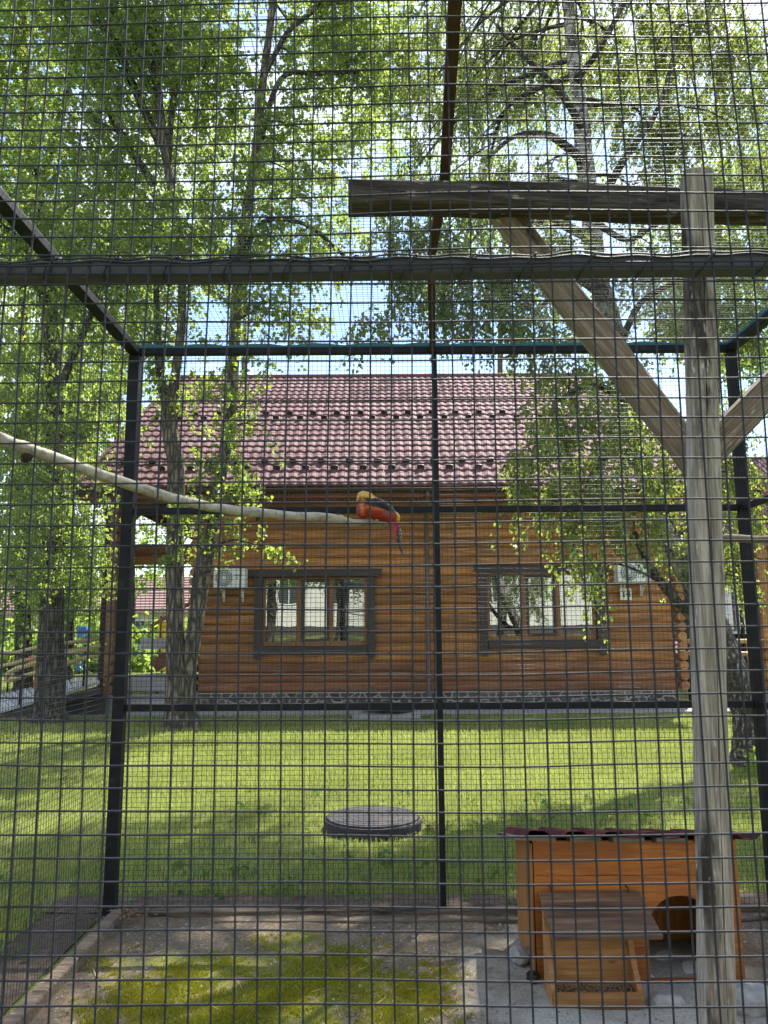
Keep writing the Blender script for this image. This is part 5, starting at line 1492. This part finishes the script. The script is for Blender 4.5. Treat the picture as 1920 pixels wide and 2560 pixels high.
_r = random.Random(78)
clA += [C(_r.uniform(330, 900), _r.uniform(-20, 700), D1+_r.uniform(-.8, 2.2), 80, 60, 22) for _ in range(16)]
tree('twin_trunk_tree', 'twin-stemmed broadleaf tree standing on the lawn before the left window', 'tree', [stA, stB], limA, clA, 0.074, 0.15, 28, 0.46, M_BARK, M_LEAF, 'trees round the house', 1, 14, 0.40)

# --- thick trunk at far left
b2_ = gnd(122, 1806); D2 = b2_.y
st2 = [((b2_.x, D2, 0), 0.24), T(124, 1720, D2, 33), T(128, 1600, D2, 31), T(132, 1400, D2, 27), T(138, 1150, D2, 23), T(130, 850, D2, 20), T(110, 600, D2, 16), T(80, 350, D2, 13), T(60, 100, D2, 10), T(50, -200, D2, 6)]
lim2 = [[T(135, 1000, D2, 10), T(180, 900, D2-.4, 7), T(230, 780, D2-.8, 5)], [T(120, 780, D2, 9), T(60, 620, D2-.3, 7), T(0, 560, D2-.6, 5)], [T(95, 480, D2, 9), T(150, 300, D2-.3, 7), T(190, 130, D2-.5, 4)]]
cl2 = [C(60, 130, D2-.3, 130, 120, 190), C(30, 330, D2-.4, 110, 130, 108), C(140, 470, D2-.3, 120, 110, 102), C(20, 560, D2-.8, 90, 90, 72), C(180, 640, D2-.5, 130, 90, 90), C(80, 760, D2, 110, 100, 66), C(230, 790, D2-.5, 100, 80, 66),
       C(60, 930, D2+.3, 110, 90, 54), C(200, 930, D2-.2, 90, 80, 48), C(280, 680, D2-.3, 80, 80, 48), C(20, 1050, D2, 70, 80, 60), C(150, 1050, D2+.4, 90, 70, 60), C(250, 1030, D2+.2, 60, 70, 40), C(40, -80, D2, 150, 130, 160), C(180, -300, D2, 200, 150, 170), C(-120, 300, D2-.5, 140, 200, 90), C(-150, 700, D2, 140, 200, 78)]
cl2 += [C(60, 1180, D2-.5, 90, 70, 36), C(150, 1130, D2-.6, 80, 70, 33), C(160, 1250, D2-.5, 90, 60, 36), C(60, 1300, D2-.6, 80, 60, 30), C(170, 1360, D2-.6, 80, 50, 27), C(90, 1410, D2-.7, 70, 45, 21), C(20, 1440, D2-.7, 60, 45, 16), C(215, 1440, D2-.4, 45, 45, 10), C(110, 1040, D2-.4, 90, 60, 33)]
_r = random.Random(77)
cl2 += [C(_r.uniform(0, 340), _r.uniform(250, 950), D2+_r.uniform(-1.2, 1.6), 75, 65, 24) for _ in range(8)]
tree('thick_trunk_tree', 'broadleaf tree with the thickest grey trunk, left of the ramp end', 'tree', [st2], lim2, cl2, 0.074, 0.2, 28, 0.46, M_BARKD, M_LEAF, 'trees round the house', 5, 14, 0.40)

# --- dark trunk further left and slim ones behind
def back_tree(px, pyb, rpx, top, label, seed, cl, bark=M_BARKD, D=None, lm=M_LEAFF, L=0.12, lean=0):
    b = gnd(px, pyb); D = b.y
    pts = [((b.x, D, 0), rpx*1.1*mpp(D)), T(px+lean*0.3, pyb-170, D, rpx*0.95), T(px+lean*0.6, (pyb+top)/2, D, rpx*0.75), T(px+lean, top, D, rpx*0.3)]
    cl = [C(a, b_, D+dd, rx, ry, n) for a, b_, dd, rx, ry, n in cl]
    return tree('background_tree', label, 'tree', [pts], [], cl, L, 0.15, 20, 0.55, bark, lm, 'trees round the house', seed, 10, 0.40)
back_tree(58, 1735, 20, 200, 'dark-trunked tree at the left edge behind the ramp rails', 11,
          [(30, 1180, 0, 100, 90, 90), (90, 1330, .5, 100, 80, 80), (10, 1370, -.5, 80, 80, 70), (140, 1420, 0.6, 80, 60, 55), (40, 1000, 0, 110, 100, 90), (20, 820, 0, 120, 110, 90), (60, 620, 0, 120, 110, 90), (20, 1500, -1, 60, 50, 40)])
back_tree(170, 1716, 11, 250, 'slim tree right behind the thick grey trunk', 12,
          [(190, 1250, 0, 90, 90, 80), (210, 1380, -.5, 80, 70, 70), (160, 1460, 0, 60, 60, 45), (230, 1150, .5, 80, 80, 70), (200, 1000, 0, 90, 90, 70), (215, 1490, -.5, 50, 50, 35), (240, 860, 0, 100, 90, 70), (170, 1560, 0, 40, 50, 22)], lean=15)
back_tree(-40, 1700, 16, 100, 'tree with light crown cut by the left picture edge', 13,
          [(-20, 1250, 0, 90, 90, 70), (0, 1050, 0, 100, 100, 80), (30, 700, 0, 110, 120, 80), (-30, 500, 0, 110, 120, 70), (40, 300, 0, 110, 100, 70)])
back_tree(330, 1668, 8, 700, 'young tree showing through the open porch', 14,
          [(330, 1350, 0, 60, 50, 45), (370, 1420, .5, 60, 45, 45), (400, 1330, 0, 50, 40, 35), (310, 1420, 0, 50, 40, 30), (350, 1250, 0, 60, 50, 40)])

# --- leaning birch at the right
b5_ = gnd(1884, 1915); D5 = b5_.y
st5 = [((b5_.x, D5, 0), 0.20), T(1870, 1800, D5, 34), T(1835, 1690, D5, 34), T(1795, 1580, D5+.05, 32), T(1740, 1475, D5+.1, 28), T(1676, 1350, D5+.15, 25), T(1618, 1200, D5+.2, 24), T(1572, 1020, D5+.2, 24), T(1533, 830, D5+.2, 26), T(1492, 680, D5+.2, 27), T(1478, 540, D5+.2, 26), T(1462, 400, D5+.15, 24), T(1448, 250, D5+.1, 19), T(1428, 100, D5, 16), T(1420, -60, D5, 13), T(1400, -300, D5, 8)]
lim5 = [[T(1745, 1560, D5, 9), T(1672, 1480, D5-.1, 8), T(1618, 1405, D5-.15, 7), T(1585, 1330, D5-.2, 5)], [T(1480, 600, D5+.2, 10), T(1400, 560, D5-.1, 8), T(1330, 555, D5-.3, 5)], [T(1455, 400, D5+.1, 10), T(1375, 340, D5-.2, 7), T(1290, 340, D5-.4, 5), T(1220, 395, D5-.6, 3)],
        [T(1490, 520, D5+.1, 10), T(1560, 400, D5-.3, 7), T(1650, 260, D5-.5, 5), T(1700, 60, D5-.6, 3)], [T(1460, 330, D5+.1, 8), T(1400, 230, D5-.2, 7), T(1300, 130, D5-.4, 5), T(1240, 60, D5-.5, 3)],
        [T(1440, 200, D5, 8), T(1500, 120, D5-.3, 6), T(1580, -30, D5-.5, 4)], [T(1520, 760, D5+.2, 9), T(1440, 700, D5-.3, 7), T(1340, 780, D5-.7, 4)], [T(1545, 880, D5+.2, 8), T(1600, 760, D5-.3, 6), T(1700, 700, D5-.7, 4)],
        [T(1560, 1000, D5+.2, 8), T(1480, 960, D5-.4, 6), T(1400, 1000, D5-.8, 4)], [T(1590, 1150, D5+.2, 7), T(1520, 1130, D5-.4, 5), T(1460, 1220, D5-.7, 3)], [T(1495, 560, D5, 7), T(1570, 600, D5-.3, 5), T(1640, 560, D5-.4, 3)]]
cl5 = [C(1250, 120, D5+2.4, 90, 100, 76), C(1180, 260, D5+2.4, 80, 90, 68), C(1330, 60, D5+2.4, 90, 90, 68), C(1450, 120, D5+0.9, 110, 100, 54), C(1570, 120, D5+0.6, 100, 100, 90), C(1690, 110, D5+0.5, 100, 90, 85), C(1810, 90, D5+0.4, 90, 90, 81), C(1320, 260, D5+2.4, 80, 80, 28), C(1590, 290, D5+0.6, 80, 80, 49),
       C(1720, 300, D5+0.5, 90, 80, 67), C(1850, 260, D5+0.6, 90, 90, 76), C(1220, 420, D5+2.4, 90, 70, 56), C(1340, 430, D5+0.5, 80, 60, 22), C(1400, 600, D5-.3, 90, 70, 65), C(1590, 480, D5+0.7, 80, 70, 49), C(1720, 450, D5+0.7, 80, 70, 63), C(1870, 430, D5+0.9, 80, 90, 76),
       C(1100, 620, D5-.7, 70, 60, 42), C(1200, 650, D5-.8, 80, 60, 52), C(1300, 690, D5-.6, 80, 60, 60), C(1110, 740, D5-.8, 60, 60, 32), C(1020, 690, D5-.8, 60, 50, 26), C(1230, 780, D5-.8, 80, 50, 46), C(1350, 810, D5-.7, 70, 50, 42), C(960, 800, D5-.9, 60, 40, 18), C(1640, 640, D5-.2, 100, 80, 90), C(1840, 620, D5, 90, 90, 85), C(1700, 780, D5-.3, 90, 70, 80), C(1860, 780, D5-.2, 70, 70, 60),
       C(1420, 930, D5-.8, 80, 60, 35), C(1380, 1030, D5-.9, 75, 70, 37), C(1470, 1060, D5-.8, 80, 70, 40), C(1560, 960, D5-.4, 80, 80, 35), C(1340, 1140, D5-1, 60, 60, 25), C(1430, 1190, D5-.9, 80, 70, 42), C(1540, 1170, D5-.6, 80, 70, 40), C(1620, 1080, D5-.2, 70, 80, 35), C(1490, 1280, D5-.8, 70, 50, 34), C(1590, 1280, D5-.5, 50, 40, 18), C(1300, 1230, D5-1, 30, 40, 7),
       C(1440, 1370, D5-.9, 50, 40, 13), C(1480, 1440, D5-.8, 24, 40, 6), C(1680, 1180, D5, 70, 80, 48), C(1820, 1180, D5+.2, 70, 70, 45), C(1830, 1300, D5+.2, 60, 60, 37), C(1700, 1330, D5+.1, 60, 60, 30), C(1840, 1440, D5+.3, 40, 60, 19), C(1790, 1050, D5+.2, 70, 70, 37),
       C(1230, -90, D5+2.4, 130, 110, 99), C(1450, -110, D5, 150, 120, 150), C(1700, -90, D5-.2, 150, 120, 140), C(1100, 40, D5+2.4, 70, 90, 48), C(1040, 420, D5+2.4, 70, 80, 44), C(1130, 480, D5-.7, 60, 60, 40), C(1000, 560, D5-.9, 60, 60, 35), C(1060, 230, D5+2.4, 70, 90, 44), C(1500, -330, D5, 200, 140, 170), C(1300, -300, D5+2.4, 160, 140, 117), C(1980, 200, D5+0.7, 120, 180, 108), C(2000, 700, D5, 110, 180, 90)]
cl5 += [C(1000, 130, D5+3.0, 90, 80, 90), C(1110, 220, D5+3.0, 90, 70, 80), C(1200, 120, D5+2.8, 100, 80, 110), C(1310, 220, D5+2.8, 90, 80, 90), C(1420, 130, D5+2.8, 100, 90, 110), C(1540, 220, D5+2.6, 90, 90, 90), C(1650, 140, D5+2.6, 100, 90, 100)]
_r = random.Random(79)
cl5 += [C(_r.uniform(1020, 1900), _r.uniform(-20, 760), D5+_r.uniform(0.4, 3.0), 75, 60, 30) for _ in range(16)]
tree('leaning_birch', 'leaning birch with black and white bark and drooping leaves at right', 'tree', [st5], lim5, cl5, 0.045, 0.62, 29, 0.36, M_BIRCH, M_LEAFB, 'trees round the house', 21, 16, 0.40)
# small sapling at the birch foot
sp_ = gnd(1885, 1930); t = thing('sapling', 'small leafy shoot at the foot of the leaning birch', 'plant', (sp_.x, sp_.y, 0))
m = MB(); m.tube([(sp_.x, sp_.y-.3, 0), (sp_.x+.02, sp_.y-.3, .22)], [.006, .003], 6); m.build('stem', M_BARK, t)
V, Fq, tone = leaf_mesh([((sp_.x, sp_.y-.3, .18), (.16, .14, .13), 16)], 0.07, 0.1, 8, 0.12, 0.42); tag(np_mesh('foliage', V, Fq, M_LEAF, t, tone), kind='stuff')

# --- trees behind the house
def behind(px, D, rpx, ptop, label, seed, cl, bark=M_BARK, L=0.15, hang=0.3):
    x = at(px, 1300, D).x
    pts = [((x, D, 0), rpx*mpp(D)), T(px, 1300, D, rpx*0.9), T(px-10, 900, D, rpx*0.7), T(px+5, ptop, D, rpx*0.25)]
    return tree('background_tree', label, 'tree', [pts], [], [C(a, b_, D+dd, rx, ry, n) for a, b_, dd, rx, ry, n in cl], L, hang, 18, 0.7, bark, M_LEAFF, 'trees behind the house', seed, 10, 0.38)
behind(1800, 27, 14, 350, 'tall tree rising behind the right end of the maroon roof', 31,
       [(1780, 640, 0, 110, 90, 90), (1880, 720, 0, 90, 90, 80), (1720, 780, 0, 90, 70, 70), (1840, 860, 0, 90, 60, 60), (1800, 500, 0, 110, 90, 80), (1900, 560, 0, 90, 90, 70), (1690, 620, .5, 80, 70, 55), (1850, 380, 0, 90, 80, 60), (1890, 950, 0, 60, 70, 40), (1760, 880, .5, 80, 60, 45), (1720, 480, 0, 80, 80, 50), (1960, 850, 0, 80, 90, 50)])
behind(1260, 30, 10, 480, 'slender birch crown above the roof ridge, right of the middle post', 32,
       [(1260, 560, 0, 90, 60, 40), (1330, 640, 0, 80, 50, 32), (1180, 560, 0, 80, 60, 32), (1420, 760, 0, 90, 50, 36), (1500, 860, 0, 80, 50, 34), (1290, 300, 0, 110, 100, 55), (1150, 380, 0, 90, 80, 40), (1420, 450, 0, 90, 80, 45)])
behind(300, 27, 12, 300, 'bushy tree behind the left roof verge', 33,
       [(250, 960, 0, 80, 80, 75), (330, 850, 0, 80, 80, 70), (200, 1080, 0, 70, 80, 65), (290, 740, 0, 100, 90, 75), (400, 620, 0, 100, 90, 65), (180, 860, 0, 80, 90, 65), (350, 500, 0, 110, 90, 65), (240, 600, 0, 100, 90, 65), (150, 1180, -1, 60, 60, 45)])
behind(620, 32, 9, 300, 'pale tree crown high behind the roof near the twin trunks', 34,
       [(560, 560, 0, 90, 80, 36), (680, 420, 0, 100, 90, 45), (850, 300, 0, 90, 80, 40), (960, 140, 0, 100, 90, 45), (560, 300, 0, 90, 90, 45), (1000, 430, 0, 80, 70, 34), (880, 520, 0, 80, 70, 32)])

# --- far wood along the horizon and low hedge (one mass)
cl = []
r_ = random.Random(9)
for i in range(46):
    x = -62+i*2.9+r_.uniform(-1, 1); y = r_.uniform(56, 66); h = r_.uniform(3.0, 7.0)
    cl.append(((x, y, h*0.8), (3.4, 2.5, h*0.75), 62))
for i in range(26):
    x = -26+i*0.85; y = r_.uniform(29, 34)
    if x < -3.5: cl.append(((x, y, 0.75), (0.9, 0.8, 0.85), 34))
for i in range(16):
    x = 9.5+i*1.1; y = r_.uniform(26, 32); cl.append(((x, y, 1.6), (1.2, 1.0, 1.9), 50))
V, Fq, tone = leaf_mesh(cl, 0.30, 0.1, 14, 0.9, 0.42)
tag(np_mesh('far_wood', V, Fq, M_LEAFF, None, tone), 'distant green wood and hedge along the horizon', 'wood', kind='stuff')
# --- trees on the viewer's side, mirrored in the windows
for i, (x, y, h) in enumerate(((-5.2, -6.0, 9), (-2.2, -8.0, 8), (5.5, -8.0, 8))):
    tree('rear_tree', ('tree mirrored in the left pane of the left window', 'tree mirrored in the right pane of the left window', 'tree mirrored in the right window')[i], 'tree',
         [[((x, y, 0.2), 0.26), ((x+.1, y, 2.5), 0.22), ((x, y, 5), 0.15), ((x, y, h), 0.05)]], [],
         [((x+r_.uniform(-1.6, 1.6), y+r_.uniform(-1.4, 1.4), h*0.45+r_.uniform(0, h*0.5)), (1.1, 1.1, 0.9), 60) for _ in range(12)], 0.12, 0.2, 14, 0.5, M_BARKD, M_LEAFF, 'trees mirrored in the windows', 50+i, 10)

# ================================================================== grass
def blades(X, Y, h, w, mat, name, tone, z0=0.0, lean=0.5, parent=None):
    n = len(X); a = rng.uniform(0, 2*np.pi, n); hh = h*rng.uniform(0.55, 1.35, n); ww = w*rng.uniform(0.7, 1.3, n)
    ld = rng.uniform(0, 2*np.pi, n); la = hh*lean*rng.random(n)
    Z = z0 if not np.isscalar(z0) else np.full(n, z0)
    V = np.empty((n, 3, 3))
    V[:, 0] = np.stack([X-np.cos(a)*ww, Y-np.sin(a)*ww, Z], 1); V[:, 1] = np.stack([X+np.cos(a)*ww, Y+np.sin(a)*ww, Z], 1)
    V[:, 2] = np.stack([X+np.cos(ld)*la, Y+np.sin(ld)*la, Z+hh], 1)
    return V.reshape(-1, 3), np.arange(n*3).reshape(n, 3), np.repeat(np.clip(tone, 0, 1), 3)
def field(x0f, x1f, y0, y1, n):
    Y = rng.uniform(y0, y1, n); X = x0f(Y)+(x1f(Y)-x0f(Y))*rng.random(n)
    return X, Y
bands = [(lambda y: -0.62*y-0.3+0*y, lambda y: 0.62*y+0.3, 4.42, 7.0, 62000, 0.042, 0.0034), (lambda y: -0.6*y-0.3, lambda y: 0.6*y+0.3, 7.0, 10.0, 62000, 0.045, 0.0045),
         (lambda y: -0.6*y-0.3, lambda y: 0.6*y+0.3, 10.0, 13.42, 52000, 0.05, 0.006), (lambda y: -2.9+0*y, lambda y: -1.72+0*y, 2.2, 4.45, 26000, 0.045, 0.003),
         (lambda y: -0.62*y, lambda y: -5.6+0*y, 13.42, 24.0, 14000, 0.07, 0.011), (lambda y: 6.7+0*y, lambda y: 0.62*y, 13.42, 20.0, 6000, 0.07, 0.011)]
gv, gf, gt = [], [], []; off = 0
for f0, f1, y0, y1, n, h, w_ in bands:
    X, Y = field(f0, f1, y0, y1, n)
    keep = np.hypot(X-mc.x, (Y-mc.y)) > mr*1.12
    keep &= ~((Y > 12.75) & (Y < 13.6) & (X > -0.6) & (X < 0.75))
    X, Y = X[keep], Y[keep]
    pn = np.sin(X*1.3+Y*0.7)+np.sin(X*2.9-Y*1.9+1)+np.sin(X*0.6+Y*2.3+2)
    thin = rng.random(len(X)) < np.clip(0.93-0.25*(pn > 1.4), 0, 1); X, Y, pn = X[thin], Y[thin], pn[thin]
    tone = 0.42+0.09*pn+rng.normal(0, 0.16, len(X))
    V, Fq, tn = blades(X, Y, h, w_, None, '', tone)
    gv.append(V); gf.append(Fq+off); gt.append(tn); off += len(V)
tag(np_mesh('lawn_grass', np.concatenate(gv), np.concatenate(gf), M_GRASS, None, np.concatenate(gt)), 'short mown grass of the lawn behind the cage', 'grass', kind='stuff')
# broad weeds and clover near the cage
def weeds(n, xr, yr, L, h, excl=None):
    cl = []
    for _ in range(n):
        x, y = random.uniform(*xr), random.uniform(*yr); cl.append(((x, y, h), (L*1.1, L*1.1, h*0.8), random.randint(1, 3)))
    return cl
cl = weeds(60, (-1.3, 1.9), (4.40, 5.0), 0.03, 0.022) + weeds(16, (-1.3, 1.9), (4.2, 4.40), 0.03, 0.02) + weeds(70, (-2.7, -1.6), (2.6, 4.6), 0.04, 0.03) + weeds(40, (-1.2, 2.2), (5.0, 7.2), 0.03, 0.02)
V, Fq, tone = leaf_mesh(cl, 0.032, -0.3, 4, 0.035, 0.45)
V[:, 2] = np.maximum(V[:, 2], 0.006)
tag(np_mesh('weeds', V, Fq, m_leaf('weed_leaf', (0.06, 0.12, 0.035), (0.10, 0.18, 0.05), (0.15, 0.23, 0.07), (0.14, 0.25, 0.04), 0.35), None, tone), 'small clover and weeds along the cage edge', 'weeds', kind='stuff')

# ================================================================== aviary floor litter and moss
def mossmask(X, Y):
    n_ = np.sin(X*6.1+Y*4.3)+np.sin(X*11.3-Y*8.1+1)+0.7*np.sin(X*23+Y*19)+0.5*np.sin(X*37-Y*41+2)
    d = np.hypot((X+0.52)*0.85, (Y-3.2)*1.15)
    d2 = np.hypot((X-0.12)*1.6, (Y-3.25)*0.8)
    return np.maximum(1.0-d*1.6, 0.62-d2*1.7) + 0.22*n_ + 0.12*np.sin(X*71+Y*53)+0.12*np.sin(X*97-Y*83)
X = rng.uniform(-1.32, 0.62, 260000); Y = rng.uniform(2.55, 3.86, 260000)
k_ = mossmask(X, Y) > rng.uniform(0.1, 1.15, len(X)); X, Y = X[k_][:110000], Y[k_][:110000]
V, Fq, tn = blades(X, Y, 0.011, 0.0028, None, '', 0.5+0.1*np.sin(X*9+Y*7)+rng.normal(0, 0.18, len(X)), floor_h(X, Y)-0.001, 0.9)
tag(np_mesh('moss', V, Fq, M_MOSSB, None, tn), 'yellow-green moss carpet on the aviary floor', 'moss', kind='stuff')
m = MB()
for _ in range(520):
    x, y = random.uniform(XL+0.1, XRR-0.1), random.uniform(2.55, YR-0.15)
    if hx0-0.05 < x < hx1+0.05 and y > 3.05: continue
    z = float(floor_h(x, y))+0.004; a = random.uniform(0, PI); l = random.choice([0.006, 0.008, 0.012, 0.015, 0.04]); w_ = random.uniform(0.0006, 0.0014)
    m.bar((x-math.cos(a)*l, y-math.sin(a)*l, z), (x+math.cos(a)*l, y+math.sin(a)*l, z+random.uniform(0, 0.006)), w_*2, w_)
tag(m.build('straw_litter', M_STRAW), 'loose straw and twig bits scattered on the aviary floor', 'litter', kind='stuff')
m = MB()
for _ in range(1900):
    x, y = random.uniform(XL+0.1, XRR-0.05), random.uniform(2.5, YR-0.1)
    if hx0-0.02 < x < hx1+0.02 and y > 3.08: continue
    z = float(floor_h(x, y)); s_ = random.uniform(0.002, 0.007)*(1.6 if random.random() < 0.06 else 1)
    m.add([(x-s_, y, z), (x, y-s_*.8, z), (x+s_*.9, y, z), (x, y+s_, z), (x, y, z+s_*0.7)], [(0, 1, 4), (1, 2, 4), (2, 3, 4), (3, 0, 4)])
tag(m.build('gravel_bits', M_PEBBLE), 'small pale pebbles and crumbs on the aviary floor', 'gravel', kind='stuff')
m = MB()
for _ in range(1100):
    x, y = random.uniform(XL+0.12, XRR-0.05), random.uniform(2.5, YR-0.1)
    if hx0-0.02 < x < hx1+0.02 and y > 3.08: continue
    z = float(floor_h(x, y)); s_ = random.uniform(0.002, 0.008); a = random.uniform(0, 6.3); c_, q_ = math.cos(a)*s_, math.sin(a)*s_
    m.add([(x-c_, y-q_, z+.001), (x+q_*.5, y-c_*.5, z+s_*.35), (x+c_, y+q_, z+.001), (x-q_*.5, y+c_*.5, z+s_*.5)], [(0, 1, 2), (0, 2, 3)])
tag(m.build('soil_crumbs', m_plain('dark_crumb', (0.075, 0.05, 0.032), 0.95, 0, 0.5, 60)), 'dark soil crumbs and droppings on the aviary floor', 'litter', kind='stuff')
# dead leaves round the manhole and post foot
m = MB()
for _ in range(150):
    if random.random() < 0.6:
        a = random.uniform(-1.1, 1.0); rr2 = mr*random.uniform(1.08, 1.5); x, y, z = mc.x+rr2*math.cos(a-0.2), mc.y+rr2*math.sin(a-0.2)*0.8, 0.02
    else: x, y, z = XL+random.uniform(0.0, 0.22), YR-random.uniform(0.05, 0.2), 0.05
    s_ = random.uniform(0.008, 0.02); a = random.uniform(0, 6.3); c_, q_ = math.cos(a)*s_, math.sin(a)*s_
    m.add([(x-c_, y-q_, z), (x+q_*.5, y-c_*.5, z+s_*.4), (x+c_, y+q_, z+0.003), (x-q_*.5, y+c_*.5, z+s_*.5)], [(0, 1, 2, 3)])
tag(m.build('dead_leaves', m_plain('dead_leaf', (0.22, 0.13, 0.07), 0.85, 0, 0.5, 40)), 'dry brown leaves round the manhole and the left post foot', 'leaves', kind='stuff')
